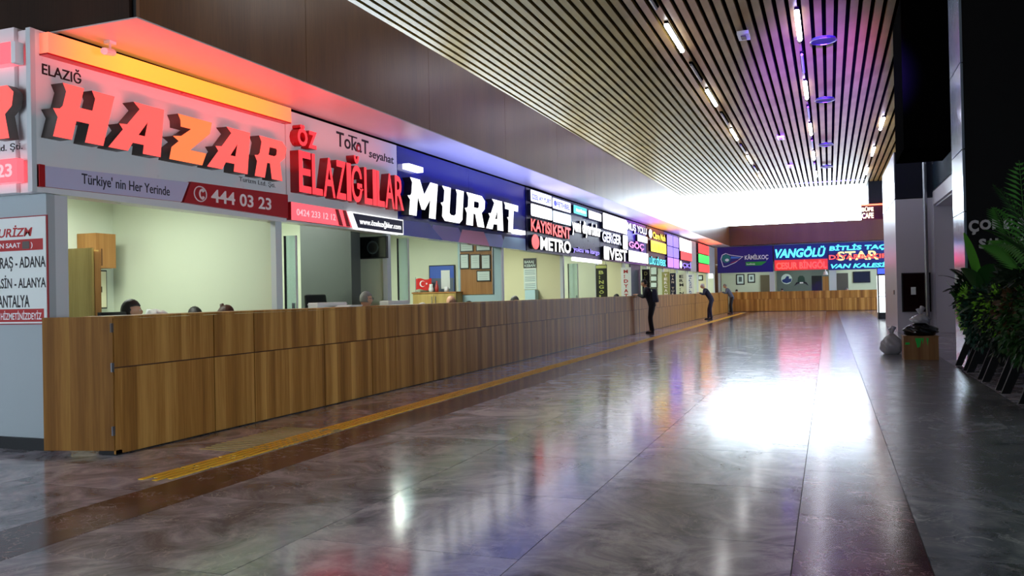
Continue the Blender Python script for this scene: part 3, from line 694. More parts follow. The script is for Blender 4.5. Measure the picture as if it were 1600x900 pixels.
gCy = glow('end_cyan', (.10, .82, 1.0), 1.35); gRd = glow('end_red', (1.0, .10, .08), 1.15); gCr = glow('end_cream', (1, .9, .35), 1.0)
mBd = mat('end_board_blue', s2l(24, 40, 120), .4)
e2 = thing('end_sign', 'lit sign reading VANGÖLÜ in cyan over CESUR BİNGÖL in red', 'sign', (-3.2, YS, 2.46))
boxo('sign_board', mBd, -3.18, -.02, YS, YS+.15, 2.52, 4.10, e2)
text('lettering', 'VANGÖLÜ', frame_y(-3.10, YS, 3.30), 2.95, .66, gCy, e2, .08, shear=.25, fat=.035)
boxo('sign_board', glow('red_wash', (1, .05, .04), .5), -3.15, -.05, YS-.02, YS, 2.52, 3.17, e2)
text('lettering', 'CESUR BİNGÖL', frame_y(-3.06, YS-.02, 2.60), 2.95, .55, gRd, e2, .08, fat=.03)
e3 = thing('end_sign', 'lit sign reading BİTLİS TAÇ, STAR DİYARBAKIR and VAN KALESİ', 'sign', (0, YS, 2.46))
boxo('sign_board', mBd, 0, 3.6, YS, YS+.15, 2.46, 4.10, e3)
text('lettering', 'BİTLİS TAÇ', frame_y(.05, YS, 3.58), 3.2, .42, gCy, e3, .08, shear=.1, fat=.03)
text('lettering', 'STAR', frame_y(.5, YS, 3.02), 2.3, .55, gCr, e3, .05, fat=.02)
text('lettering', 'DİYARBAKIR', frame_y(.02, YS-.05, 3.10), 3.3, .36, gRd, e3, .06, fat=.03)
text('lettering', 'VAN KALESİ', frame_y(.12, YS, 2.56), 3.1, .34, gCy, e3, .08, shear=.25, fat=.03)
area('added_sign_glow', (-1.6, 54.2, 3.9), 3.2, 2, (.25, .12, 1), (0, -.3, 1), sy=.1)  # added lamps here and below for the end signs' upward glow
area('added_sign_glow', (1.8, 54.2, 3.9), 3.2, 2, (.25, .12, 1), (0, -.3, 1), sy=.1)
area('sign_spill', (-1.5, 53.9, 3.2), 2.9, 14, (1, .08, .3), (0, -1, -.25), sy=1.0)
area('sign_spill', (1.8, 53.9, 3.2), 3.0, 14, (.35, .2, 1), (0, -1, -.25), sy=1.0)

# ================================================================== hall lamps and ceiling fittings
gL = glow('lamp_tube', (1, .99, 1), 12.0); mOff = mat('unlit_tube', s2l(120, 118, 120), .4)
ORD = ['first', 'second', 'third', 'fourth', 'fifth', 'sixth', 'seventh', 'eighth', 'ninth']; cnt_ = {}
def lamp(x, y, L, lit, label):
    t = thing('linear_lamp', label, 'lamp', (x, y, 7.72), group=('lit tube lamps between the ceiling slats' if lit else 'unlit tube lamps between the ceiling slats'))
    m = MB().tube([(0, -L/2, 0), (0, L/2, 0)], .06 if lit else .035, 8).build('tube', gL if lit else mOff, t, local=True)
    MB().box(-.05, .05, -L/2-.06, L/2+.06, .04, .09).build('housing', mBlack, t, local=True)
for nm, x, ys0 in (('left', -3.5, 21.15), ('middle', -.56, 21.4), ('right', 2.06, 35.6)):
    for k in range(-1 if nm != 'right' else 0, 5):
        y = ys0+k*7.05
        if y > 52.6 or y < 0: continue
        cnt_[nm] = cnt_.get(nm, 0)+1; lamp(x, y, 2.3, True, 'lit white tube lamp, %s in the %s row of the slatted ceiling' % (ORD[cnt_[nm]-1], nm))
        if y+3.6 < 52.6 and nm != 'right': lamp(x, y+3.65, 2.0, False, 'unlit grey tube lamp beyond the %s lit one of the %s row' % (ORD[cnt_[nm]-1], nm))
for y in (22.8, 30.0, 39.4, 46.5):
    t = thing('ceiling_disc', 'dark flat ring fitting under the slatted ceiling, %s of the line of four' % {22.8: 'nearest', 30.0: 'second', 39.4: 'third', 46.5: 'farthest'}[y], 'fitting', (0, y, 7.7), group='dark ring fittings in line under the ceiling')
    m = MB(); m.tube([(0, 0, -.03), (0, 0, .03)], .30, 24).build('disc', mNavy, t, local=True)
    pts = [(.31*math.cos(a_), .31*math.sin(a_), -.03) for a_ in [2*PI*i/24 for i in range(25)]]
    MB().tube(pts, .018, 6).build('rim', mSteel, t, local=True)
    MB().tube([(0, 0, .03), (0, 0, .1)], .03, 8).build('stem', mSteel, t, local=True)
for n_, (u, v) in enumerate(((1162, 58), (1220, 217), (1235, 261))):
    p = at_z(u, v, 7.72)
    t = thing('ceiling_box', ['large white box fixed under the slats between the lamp rows', 'small pale box under the slats, the nearer of two left of the rings', 'small pale box under the slats, the farther of two left of the rings'][n_], 'fitting', tuple(p), group=None if n_ == 0 else 'small boxes far down the ceiling')
    MB().box(-.14, .14, -.3, .3, 0, .08).build('case', mSignWhite, t, local=True)
    MB().box(-.06, .06, -.15, .15, -.03, 0).build('lens', mReturn, t, local=True)
# soffit camera at the near corner
p = at_z(172, 68, 3.9)
t = thing('security_camera', 'small white bullet camera under the red-lit soffit corner', 'camera', tuple(p))
MB().box(-.04, .04, -.04, .04, -.01, .03).build('mount', mSignWhite, t, local=True)
MB().tube([(0, 0, 0), (.03, -.03, -.07)], .012).build('arm', mSignWhite, t, local=True)
MB().tube([(-.03, .06, -.07), (.07, -.14, -.12)], .035, 10).build('barrel', mSignWhite, t, local=True)

# ================================================================== poster on the side wall
po = thing('destination_poster', 'white poster with red bands and black city names on the grey side wall', 'poster', (-7.4, 5.69, 1.2))
boxo('sheet', mat('poster_border', s2l(150, 24, 28), .5), -8.6, -6.72, 5.685, 5.695, 1.165, 2.175, po)
boxo('sheet', mPaper, -8.59, -6.735, 5.680, 5.686, 1.175, 2.165, po)
mRd = mat('poster_red', s2l(176, 26, 26), .5)
yq = 5.68
text('lettering', 'TURİZM', frame_y(-7.42, yq, 1.985), .52, .11, mRd, po, .002, shear=.2, fat=.02)
boxo('band', mRd, -8.58, -6.77, yq-.001, yq, 1.855, 1.96, po)
boxo('band', mRd, -8.58, -6.77, yq-.001, yq, 1.19, 1.31, po)
text('lettering', 'HERGÜN SAAT (    )', frame_y(-7.58, yq-.001, 1.87), .68, .07, mPrW, po, .001, fat=.015)
rrect('bus_symbol', frame_y(-7.03, yq-.001, 1.87), .09, .07, .002, mReturn, po)
text('lettering', 'K.MARAŞ - ADANA', frame_y(-7.54, yq, 1.665), .80, .14, mBP, po, .001, fat=.02)
text('lettering', 'MERSİN - ALANYA', frame_y(-7.48, yq, 1.505), .74, .125, mBP, po, .001, fat=.02)
text('lettering', 'ANTALYA', frame_y(-7.36, yq, 1.325), .41, .115, mBP, po, .001, fat=.02)
text('lettering', 'SEFERLERİMİZLE HİZMETİNİZDEYİZ', frame_y(-7.78, yq-.001, 1.21), .98, .085, mPrW, po, .001, fat=.015)

# ================================================================== OFFICE CONTENTS
oak = wood('oak_yellow', [s2l(150, 124, 60), s2l(176, 150, 84), s2l(196, 170, 104)], freq=5, rough=.5)
oakB = wood('oak_brown', [s2l(140, 92, 40), s2l(160, 110, 54), s2l(176, 126, 66)], freq=5, rough=.5)
p0 = at_y(105, 390, 7.4); p1 = at_y(143, 386, 7.4)
t = thing('tall_cabinet', 'tall yellowish oak cabinet behind the near end of the counter', 'cabinet', (p0.x, 7.4, 0))
boxo('side_panel', oak, p0.x, p1.x, 7.40, 7.43, 0, 2.0, t); boxo('body', oak, p0.x, p1.x-.03, 7.43, 7.53, 0, 1.98, t)
boxo('door', oakB, p1.x-.03, p1.x, 7.44, 7.53, .05, 1.96, t)
p0 = at_x(128, 372, -9.5); p1 = at_x(160, 420, -9.5)
t = thing('wall_box', 'orange brown wooden box mounted on the office back wall', 'box', (-9.6, p0.y, p1.z))
boxo('carcass', oakB, -9.59, -9.25, p0.y, p1.y, p1.z, p0.z+.06, t); boxo('shelf_recess', mEdge, -9.26, -9.245, p0.y+.1, p1.y-.25, p1.z+.03, p0.z-.15, t)
p0 = at_x(152, 424, -9.5); p1 = at_x(172, 480, -9.5)
t = thing('fuse_cabinet', 'pale metal fuse cabinet under the wooden wall box', 'cabinet', (-9.6, p0.y, p1.z))
boxo('case', mFrameBlk, -9.59, -9.53, p0.y-.03, p1.y-.02, p1.z-.02, p0.z+.02, t); boxo('door', mOfficeY, -9.53, -9.51, p0.y, p1.y-.05, p1.z, p0.z, t)
boxo('lock', mFrameBlk, -9.51, -9.49, p0.y+.04, p0.y+.07, (p0.z+p1.z)/2-.04, (p0.z+p1.z)/2+.04, t)

def chair(x, y, rz, label, high=1.32):
    t = thing('office_chair', label, 'chair', (x, y, 0), rz)
    for k in range(5):
        a_ = 2*PI*k/5; MB().tube([(0, 0, .09), (.28*math.cos(a_), .28*math.sin(a_), .05)], .02, 6).build('leg', mFrameBlk, t, local=True)
    MB().tube([(0, 0, .08), (0, 0, .42)], .025, 8).build('column', mSteel, t, local=True)
    bev(MB().box(-.24, .24, -.24, .24, .42, .49).build('seat', mFrameBlk, t, local=True), .03)
    bev(MB().hexa([(-.24, -.26, .52), (.24, -.26, .52), (.24, -.20, .52), (-.24, -.20, .52), (-.20, -.36, high), (.20, -.36, high), (.20, -.31, high), (-.20, -.31, high)]).build('backrest', mFrameBlk, t, local=True), .025)
    for s_ in (-1, 1): MB().tube([(s_*.25, -.15, .45), (s_*.28, -.12, .66), (s_*.28, .12, .66)], .018, 6).build('armrest', mFrameBlk, t, local=True)
    return t
p = at_x(548, 459, -7.15); ch_ = chair(p.x, p.y-.5, -PI/2, 'black high-backed office chair in front of the dark grey pillar', p.z); ch_.scale = (1.4, 1, 1)
# desk clutter near the first man
p = at_x(168, 492, -7.15)
t = thing('monitor', 'black monitor seen from behind beside the dark-haired man', 'monitor', (-7.0, p.y, .77))
boxo('screen', mFrameBlk, -7.02, -6.98, p.y-.25, p.y+.27, .95, p.z+.03, t); boxo('stand', mFrameBlk, -7.04, -6.96, p.y-.03, p.y+.03, .77, .96, t); boxo('base', mFrameBlk, -7.12, -6.86, p.y-.12, p.y+.12, .77, .79, t)
def lump(name, label, cat, x, u, vtop, u2, m, zb=.77):
    a_ = at_x(u, vtop, x); b_ = at_x(u2, vtop, x); c_ = (a_.y+b_.y)/2; w_ = (b_.y-a_.y)/2
    bm = bmesh.new(); bmesh.ops.create_icosphere(bm, subdivisions=3, radius=1)
    rr = random.Random(u)
    for v in bm.verts:
        k_ = 1+.10*math.sin(v.co.x*7+u)+.08*math.sin(v.co.y*9+v.co.z*5)
        v.co = Vector((v.co.x*.13*k_, v.co.y*w_*k_, max(-.9, v.co.z)*(a_.z-zb)/1.9*k_+(a_.z-zb)*.47))
    me = bpy.data.meshes.new(name); bm.to_mesh(me); bm.free()
    for q in me.polygons: q.use_smooth = True
    me.materials.append(m); o = put(name, me, None, None, (x, c_, zb)); return tag(o, label, cat)
lump('plastic_bag', 'crumpled white bag on the desk beside the dark-haired man', 'bag', -6.72, 224, 483, 262, mPaper)
def deskbox(name, label, cat, u0, u1, v, m, x=-6.35, zb=.77):
    a_ = at_x(u0, v, x); b_ = at_x(u1, v, x)
    t = thing(name, label, cat, (x, (a_.y+b_.y)/2, zb))
    bev(boxo('body', m, x-.12, x+.03, a_.y, b_.y, zb+.004, a_.z, t), .008); boxo('lid', mSignWhite, x-.125, x+.035, a_.y-.004, b_.y+.004, a_.z-.03, a_.z-.02, t)
    return t
deskbox('printer', 'white desktop printer behind the counter, near the seated man with glasses', 'printer', 493, 539, 473, mPaper)
deskbox('document_box', 'pale low document box behind the counter at the glass leaf', 'box', 604, 637, 470, mPaper)
t = thing('paper_stack', 'stack of white papers lying on the counter top left of the printer', 'papers', (-6.05, 10.1, ZT+.008))
for k in range(4): MB().hexa([tuple(Vector((-6.17, 9.6+.02*k, ZT+.009+.006*k))), (-5.97, 9.62+.02*k, ZT+.009+.006*k), (-5.97, 9.95+.01*k, ZT+.009+.006*k), (-6.17, 9.93, ZT+.009+.006*k), (-6.17, 9.6+.02*k, ZT+.014+.006*k), (-5.97, 9.62+.02*k, ZT+.014+.006*k), (-5.97, 9.95+.01*k, ZT+.014+.006*k), (-6.17, 9.93, ZT+.014+.006*k)]).build('sheet', mPaper, t)

# grey pillar and television in the second office
p0 = at_y(469, 370, 11.6); p1 = at_y(548, 370, 11.6)
struct('column_office', mat('slate_pillar', s2l(84, 90, 88), .35), p0.x, p1.x, 11.6, 11.88, 0, 2.95)
def wallpic(name, label, cat, u0, v0, u1, v1, y, mframe, mface, b=.02, d=.03, group=None, extra=None):
    a_ = at_y(u0, v0, y); c_ = at_y(u1, v1, y); z1 = a_.z; z0 = at_y(u0, v1, y).z
    t = thing(name, label, cat, (a_.x, y, z0), group=group)
    boxo('frame', mframe, a_.x, c_.x, y-d, y-.002, z0, z1, t); boxo('picture', mface, a_.x+b, c_.x-b, y-d-.004, y-d, z0+b, z1-b, t)
    if extra: extra(t, a_.x, c_.x, z0, z1, y-d-.004)
    return t
def tvx(t, x0, x1, z0, z1, y):
    mm = mat('tv_picture', s2l(60, 70, 74), .3); c_ = ((x0+x1)/2, (z0+z1)/2)
    fr_ = frame_y(c_[0], y, c_[1]); poly('shown_ring', fr_, [(.11*math.cos(q), .11*math.sin(q)) for q in [2*PI*i/18 for i in range(18)]], .002, mm, t)
    poly('shown_hub', fr_, [(.085*math.cos(q), .085*math.sin(q)) for q in [2*PI*i/18 for i in range(18)]], .003, mFrameBlk, t)
wallpic('television', 'black wall television in the second office, under the web address plate', 'television', 564, 371, 607, 405, 12.12, mFrameBlk, mat('tv_screen', s2l(12, 14, 16), .15), extra=tvx, d=.06)
# glass leaves at the office fronts
mFrost = glass('frosted_leaf', (.78, .90, .92), .25, .2)
for n_, (u0, u1, vt, lab) in enumerate(((433, 463, 368, 'white frosted glass leaf standing open between the first two offices'), (613, 638, 372, 'pale blue glass leaf at the front of the third office'), (884, 903, 412, 'light blue glass leaf between the calendar wall and the next office'))):
    a_ = at_x(u0, vt, -6.82); y = a_.y+.12; c_ = at_y(u1, vt, y)
    t = thing('glass_leaf', lab, 'door', (a_.x, y, 0))
    boxo('pane', mFrost, -6.78, c_.x, y, y+.012, .1, a_.z, t); boxo('stile', mFrameBlk, -6.80, -6.78, y-.01, y+.02, 0, a_.z, t)
    boxo('edge', mAlu, c_.x-.02, c_.x, y-.005, y+.017, .1, a_.z, t); boxo('rail', mAlu, -6.78, c_.x, y-.005, y+.017, 0, .1, t)
    boxo('handle', mSteel, c_.x-.06, c_.x-.04, y-.04, y, 1.0, 1.3, t)

# third office: cabinet, flag, picture, certificate board
yW = 17.3
a_ = at_y(645, 457, yW-.4); c_ = at_y(712, 457, yW-.4)
t = thing('low_cabinet', 'low oak cabinet with two doors under the framed picture', 'cabinet', (a_.x, yW-.4, 0))
boxo('carcass', oak, a_.x, c_.x, yW-.4, yW-.02, 0, a_.z-.03, t); boxo('top', oakB, a_.x-.02, c_.x+.02, yW-.42, yW-.01, a_.z-.03, a_.z, t)
mid = (a_.x+c_.x)/2
for x0, x1, hx in ((a_.x+.02, mid-.005, mid-.05), (mid+.005, c_.x-.02, mid+.04)):
    dr = boxo('door', oak, x0, x1, yW-.415, yW-.4, .05, a_.z-.05, t); boxo('handle', mSteel, hx, hx+.012, yW-.435, yW-.415, a_.z-.35, a_.z-.1, dr)
topz = a_.z; cabx = (a_.x, c_.x)
def picx(t, x0, x1, z0, z1, y):
    boxo('mountain_print', mat('print_grey_blue', s2l(90, 104, 120), .5), x0+.03, x1-.03, y-.002, y, z0+.05, z0+(z1-z0)*.55, t)
    boxo('loose_sheet', mPaper, x0+(x1-x0)*.48, x0+(x1-x0)*.82, y-.012, y-.004, z0+.12, z1-.12, t)
wallpic('framed_picture', 'black framed blue landscape picture with a white sheet tucked over it', 'picture', 671, 415, 712, 460, yW-.02, mFrameBlk, mat('print_blue', s2l(60, 96, 190), .4), extra=picx)
a_ = at_y(650, 436, yW-.25); c_ = at_y(671, 451, yW-.25)
t = thing('table_flag', 'small red Turkish flag standing on the low cabinet', 'flag', (a_.x, yW-.25, topz))
MB().tube([(a_.x-.01, yW-.25, topz), (a_.x-.01, yW-.25, a_.z+.04)], .006, 6).build('pole', mSteel, t)
boxo('base', mSteel, a_.x-.05, a_.x+.03, yW-.29, yW-.21, topz, topz+.012, t)
mTR = mat('flag_red', s2l(208, 30, 28), .6); q = MB(); N = 8; z0 = c_.z-.02
fl_ = []
for i in range(N+1):
    xx = a_.x+(c_.x-a_.x+.06)*i/N; yy = yW-.25+.012*math.sin(i*1.3); dz = .018*math.sin(i*.9)
    fl_.append(((xx, yy, z0+dz), (xx, yy, a_.z+dz)))
for i in range(N):
    (p_, p2_), (q_, q2_) = fl_[i], fl_[i+1]; q.quad(p_, q_, q2_, p2_)
o = q.build('cloth', mTR, t); sd = o.modifiers.new('s', 'SOLIDIFY'); sd.thickness = .004
cx_, cz_ = a_.x+.17, (a_.z+z0)/2+.01; R_ = .072
cres = [(R_*math.cos(w_), R_*math.sin(w_)) for w_ in [math.radians(35+290*i/16) for i in range(17)]]+[(.018+R_*.8*math.cos(w_), R_*.8*math.sin(w_)) for w_ in [math.radians(320-280*i/16) for i in range(17)]]
poly('crescent', frame_y(cx_, yW-.268, cz_), cres, .002, mPrW, t)
poly('star', frame_y(cx_+.105, yW-.268, cz_), [((.03 if i % 2 == 0 else .012)*math.cos(PI+i*PI/5), (.03 if i % 2 == 0 else .012)*math.sin(PI+i*PI/5)) for i in range(10)], .002, mPrW, t)
def vase(name, label, cat, x, y, z, prof, m):
    t = bpy.data.meshes.new(name); vs = []; fs = []; n_ = 14
    for r_, h_ in prof:
        for k in range(n_): vs.append((r_*math.cos(2*PI*k/n_), r_*math.sin(2*PI*k/n_), h_))
    for i in range(len(prof)-1):
        for k in range(n_): fs.append((i*n_+k, i*n_+(k+1) % n_, (i+1)*n_+(k+1) % n_, (i+1)*n_+k))
    fs.append(tuple(range(n_))[::-1]); fs.append(tuple((len(prof)-1)*n_+k for k in range(n_)))
    t.from_pydata(vs, [], fs); t.update()
    for q in t.polygons: q.use_smooth = True
    t.materials.append(m); return tag(put(name, t, None, None, (x, y, z)), label, cat)
x_ = at_y(684, 450, yW-.25).x
vase('bottle', 'small red and white bottle on the low cabinet before the picture', 'bottle', x_, yW-.3, topz, [(.04, 0), (.045, .1), (.03, .16), (.016, .2), (.016, .25)], mat('bottle_red', s2l(180, 60, 56), .4))
vase('jug', 'white jug on the low cabinet beside the red bottle', 'jug', x_-.14, yW-.3, topz, [(.05, 0), (.06, .06), (.04, .14), (.045, .18)], mPaper)
vase('table_clock', 'small round pale clock on the right end of the low cabinet', 'clock', x_+.24, yW-.3, topz, [(.05, 0), (.055, .05), (.05, .1), (.02, .12)], mSignWhite)
# blue panel wall and board
a_ = at_y(716, 385, yW); c_ = at_y(779, 385, yW)
struct('trim_7', mOfficeB, a_.x, -6.80, yW-.035, yW-.005, 0, 2.9)
a_ = at_y(718, 380, yW-.06); c_ = at_y(771, 459.5, yW-.06)
bd = thing('certificate_board', 'brown wooden board on the blue wall carrying framed certificates', 'board', (a_.x, yW-.06, c_.z))
boxo('panel', oakB, a_.x+.01, c_.x-.01, yW-.06, yW-.04, c_.z, 2.62, bd); boxo('edge', mSteel, a_.x, a_.x+.015, yW-.065, yW-.04, c_.z, 2.62, bd)
boxo('edge', mSteel, c_.x-.015, c_.x, yW-.065, yW-.04, c_.z, 2.62, bd)
mCert = mat('certificate_paper', s2l(214, 232, 226), .5)
for n_, (u0, v0, u1, v1, lab) in enumerate(((719, 376, 740, 394, 'upper left framed certificate on the wooden board, cut by the sign edge'), (744, 378, 767, 393, 'upper right framed certificate on the wooden board, cut by the sign edge'), (719, 397, 733.5, 420.5, 'left of three framed certificates in the middle row of the board'), (735, 397.5, 751, 421, 'middle of three framed certificates in the middle row of the board'), (752, 398, 767, 421, 'right of three framed certificates in the middle row of the board'), (745, 423, 767, 440, 'lowest framed certificate on the board, alone on bare wood'))):
    def ln(t, x0, x1, z0, z1, y):
        for k in range(3): boxo('text_line', mat('faint_print', s2l(150, 170, 168), .6), x0+.06, x1-.06, y-.001, y, z1-.09-.05*k, z1-.085-.05*k, t)
    wallpic('certificate', lab, 'certificate', u0, v0, u1, v1, yW-.062, mFrameBlk, mCert, b=.022, d=.02, extra=ln)

# calendar office
yW = 21.85
a_ = at_y(818, 404, yW-.01); c_ = at_y(839, 452, yW-.01)
t = thing('wall_calendar', 'tall wall calendar with a dark header and three month blocks', 'calendar', (a_.x, yW-.02, c_.z))
boxo('backing', mPaper, a_.x, c_.x, yW-.02, yW-.005, c_.z, a_.z, t); boxo('header', mFrameBlk, a_.x, c_.x, yW-.026, yW-.02, a_.z-.27, a_.z, t)
text('lettering', 'BARAJ\nKEBAN', frame_y(a_.x+.03, yW-.026, a_.z-.24), c_.x-a_.x-.06, .18, mCert, t, .001, fat=.02)
h_ = (a_.z-.29-c_.z)/3
for k in range(3):
    boxo('month_block', mCert, a_.x+.01, c_.x-.01, yW-.028, yW-.02, c_.z+h_*k+.012, c_.z+h_*(k+1)-.01, t)
    for j in range(3): boxo('date_row', mat('date_grey', s2l(130, 140, 150), .6), a_.x+.04, c_.x-.04, yW-.0295, yW-.028, c_.z+h_*k+.04+j*.05, c_.z+h_*k+.055+j*.05, t)
a_ = at_y(820, 453, yW-.3); c_ = at_y(836, 453, yW-.3)
t = thing('water_dispenser', 'pale blue box-shaped dispenser standing below the wall calendar', 'dispenser', (a_.x, yW-.3, 0))
boxo('body', mOfficeB, a_.x, c_.x, yW-.3, yW-.03, 0, a_.z, t); boxo('tap', mFrameBlk, (a_.x+c_.x)/2-.02, (a_.x+c_.x)/2+.02, yW-.33, yW-.3, .9, .95, t)

# wall clock
a_ = at_y(960, 401, 29.1)
t = thing('wall_clock', 'round white wall clock with a dark rim beside the green-lettered blade sign', 'clock', (a_.x, 29.14, a_.z-.0))
q = MB(); q.tube([(0, 0, 0), (0, .05, 0)], .155, 24).build('rim', mFrameBlk, t, local=True)
q = MB(); q.tube([(0, -.006, 0), (0, .01, 0)], .135, 24).build('face', mCert, t, local=True)
MB().box(-.005, .005, -.01, -.006, 0, .1).build('hand', mFrameBlk, t, local=True); MB().hexa([(0, -.01, -.005), (.07, -.01, .04), (.07, -.006, .04), (0, -.006, -.005), (0, -.01, .005), (.07, -.01, .05), (.07, -.006, .05), (0, -.006, .005)]).build('hand', mFrameBlk, t, local=True)

# vertical blade signs between the offices
def blade(label, word, u0, v0, u1, mb, ml, zb=1.1, cap=None):
    a_ = at_x(u0, v0, -6.78); y = a_.y; c_ = at_y(u1, v0, y); w_ = c_.x-a_.x
    t = thing('blade_sign', label, 'sign', (a_.x, y, zb))
    boxo('board', mb, a_.x, c_.x, y, y+.03, zb, a_.z, t)
    for x_ in (a_.x+.03, c_.x-.04): boxo('hanger', mSteel, x_, x_+.01, y+.01, y+.02, a_.z, 2.41, t)
    z1 = a_.z-.06
    if cap: boxo('cap_band', cap, a_.x+.01, c_.x-.01, y-.003, y, a_.z-.11, a_.z-.02, t); z1 -= .1
    h_ = (z1-zb-.06)/len(word)
    for i, ch in enumerate(word):
        if ch != ' ': text('letter', ch, frame_y(a_.x+w_*.28, y, z1-(i+1)*h_+h_*.14), w_*(.42 if ch not in 'Iİ' else .12), h_*.72, ml, t, .004, fat=.03)
mGd = mat('gold_green_print', s2l(190, 200, 110), .5)
blade('black blade sign with BİNGÖL in pale green letters', 'BİNGÖL', 930.5, 414, 948, mat('blade_black', s2l(22, 26, 20), .4), mGd, cap=mGd)
blade('white blade sign with MİDYAT in red letters', 'MİDYAT', 970, 418, 985.5, mPaper, mRd, cap=None)
a_ = at_x(985.5, 414, -6.85); struct('wall_dark_panel', mat('dark_navy_panel', s2l(24, 32, 54), .4), -6.92, -6.86, a_.y, at_x(1001, 414, -6.85).y, 0, 2.4)
blade('black blade sign with DİYAR in pale letters behind the first standing man', 'DİYAR', 1003, 421, 1015, MATS['blade_black'], mGd)
blade('olive green blade sign with white letters', 'TERCAN', 1034, 425, 1046, mat('blade_olive', s2l(150, 154, 90), .5), mPrW)
blade('navy blade sign with VAN TUR in white letters', 'VAN TUR', 1046.5, 427, 1055.5, mat('blade_navy', s2l(26, 34, 80), .4), mPrW)
blade('cream blade sign with a yellow print and dark letters', 'ERMİN', 1057, 427, 1072, mat('blade_cream', s2l(214, 220, 190), .5), mFrameBlk)
blade('white blade sign with small blue letters, last of the row', 'MALAZGİRT', 1073, 428, 1084, mPaper, mat('blue_print', s2l(70, 90, 160), .5))
for n_, (v0, v1, nm_) in enumerate(((417, 430, 'topmost'), (431, 440, 'second from top'), (441, 450, 'third from top'), (451, 458, 'lowest'))):
    wallpic('certificate', nm_+' framed paper in the column right of the DİYAR sign', 'certificate', 1016, v0, 1027, v1, 36.68, mFrameBlk, mCert, b=.03, d=.02)
wallpic('certificate', 'framed paper on the last office wall above the bent man in navy', 'certificate', 1090, 430, 1098.5, 438.5, 50.78, mFrameBlk, mCert, b=.06, d=.02)
boxo_t = thing('light_box', 'small white lit box under the red and green sign', 'lamp', (-6.7, 50.9, 2.3)); bev(boxo('tube', gW, -6.74, -6.5, 51.0, 51.2, 2.1, 2.38, boxo_t), .01)

# end offices: frames, doors, emblems
YE = 57.78
def mat_pic(t, x0, x1, z0, z1, y): boxo('portrait', mat('portrait_grey', s2l(90, 100, 100), .5), x0+.17, x1-.17, y-.002, y, z0+.2, z1-.18, t)
wallpic('framed_photo', 'larger of two black framed photos in the first end office', 'picture', 1150, 428.5, 1163.5, 445, YE, mFrameBlk, mCert, b=.07, extra=mat_pic)
wallpic('framed_photo', 'smaller of two black framed photos in the first end office', 'picture', 1168, 428, 1180, 442, YE, mFrameBlk, mCert, b=.07, extra=mat_pic)
def door(n_, u0, u1, v0, m):
    a_ = at_y(u0, v0, YE-.08); c_ = at_y(u1, v0, YE-.08)
    t = struct('door_%d' % n_, m, a_.x, c_.x, YE-.09, YE-.04, 0, a_.z); boxo('handle', mSteel, c_.x-.14, c_.x-.10, YE-.12, YE-.09, 1.0, 1.12, t)
door(1, 1188, 1207, 430, mat('door_khaki', s2l(112, 102, 76), .6)); door(2, 1268, 1284, 431, mat('door_black', s2l(14, 14, 18), .5)); door(3, 1285, 1294.5, 432, oakB); door(4, 1307, 1325, 427, mat('door_grey', s2l(88, 84, 80), .5))
a_ = at_y(1229, 436, YE-.1)
t = thing('round_emblem', 'round white and blue emblem on the dark green end office wall', 'emblem', (a_.x, YE-.1, a_.z))
poly('disc', frame_y(a_.x, YE-.08, a_.z), [(.34*math.cos(q), .34*math.sin(q)) for q in [2*PI*i/24 for i in range(24)]], .02, mCert, t)
poly('blue_shape', frame_y(a_.x, YE-.10, a_.z), [(-.3, -.06), (-.1, .02), (.02, .2), (.16, .16), (.14, .02), (.32, .02), (.28, -.18), (0, -.28), (-.24, -.2)], .006, mat('emblem_blue', s2l(40, 60, 120), .5), t)
a_ = at_y(1252, 438, YE-.1)
t = thing('wall_emblem', 'dark winged emblem on the end office wall beside the black doorway', 'emblem', (a_.x, YE-.1, a_.z))
fr_ = frame_y(a_.x, YE-.08, a_.z)
poly('body', fr_, [(-.24, -.18), (.24, -.18), (.2, .18), (.1, .3), (-.1, .3), (-.2, .18)], .02, mat('emblem_dark', s2l(30, 60, 50), .5), t)
poly('wing', fr_, [(-.45, -.36), (-.2, -.2), (.2, -.2), (.45, -.36), (.3, -.12), (-.3, -.12)], .03, mFrameBlk, t)
poly('bright_bar', fr_, [(-.1, -.2), (.12, -.2), (.12, -.12), (-.1, -.12)], .04, mPrW, t)
wallpic('television', 'dark wide television on the last end office wall', 'television', 1332.5, 424.5, 1360, 442, YE, mFrameBlk, mat('tv_blue_dark', s2l(34, 40, 66), .2), b=.05, d=.08)
a_ = at_y(1290, 427, 54.52)
t = thing('security_camera', 'white dome camera under the end signs beside the wooden door', 'camera', (a_.x, 54.52, a_.z))
MB().tube([(0, 0, -.1), (0, 0, .12)], .16, 12, .1).build('housing', mSignWhite, t, local=True); MB().tube([(0, 0, .12), (0, 0, 2.52-a_.z)], .03, 8).build('stem', mSignWhite, t, local=True)

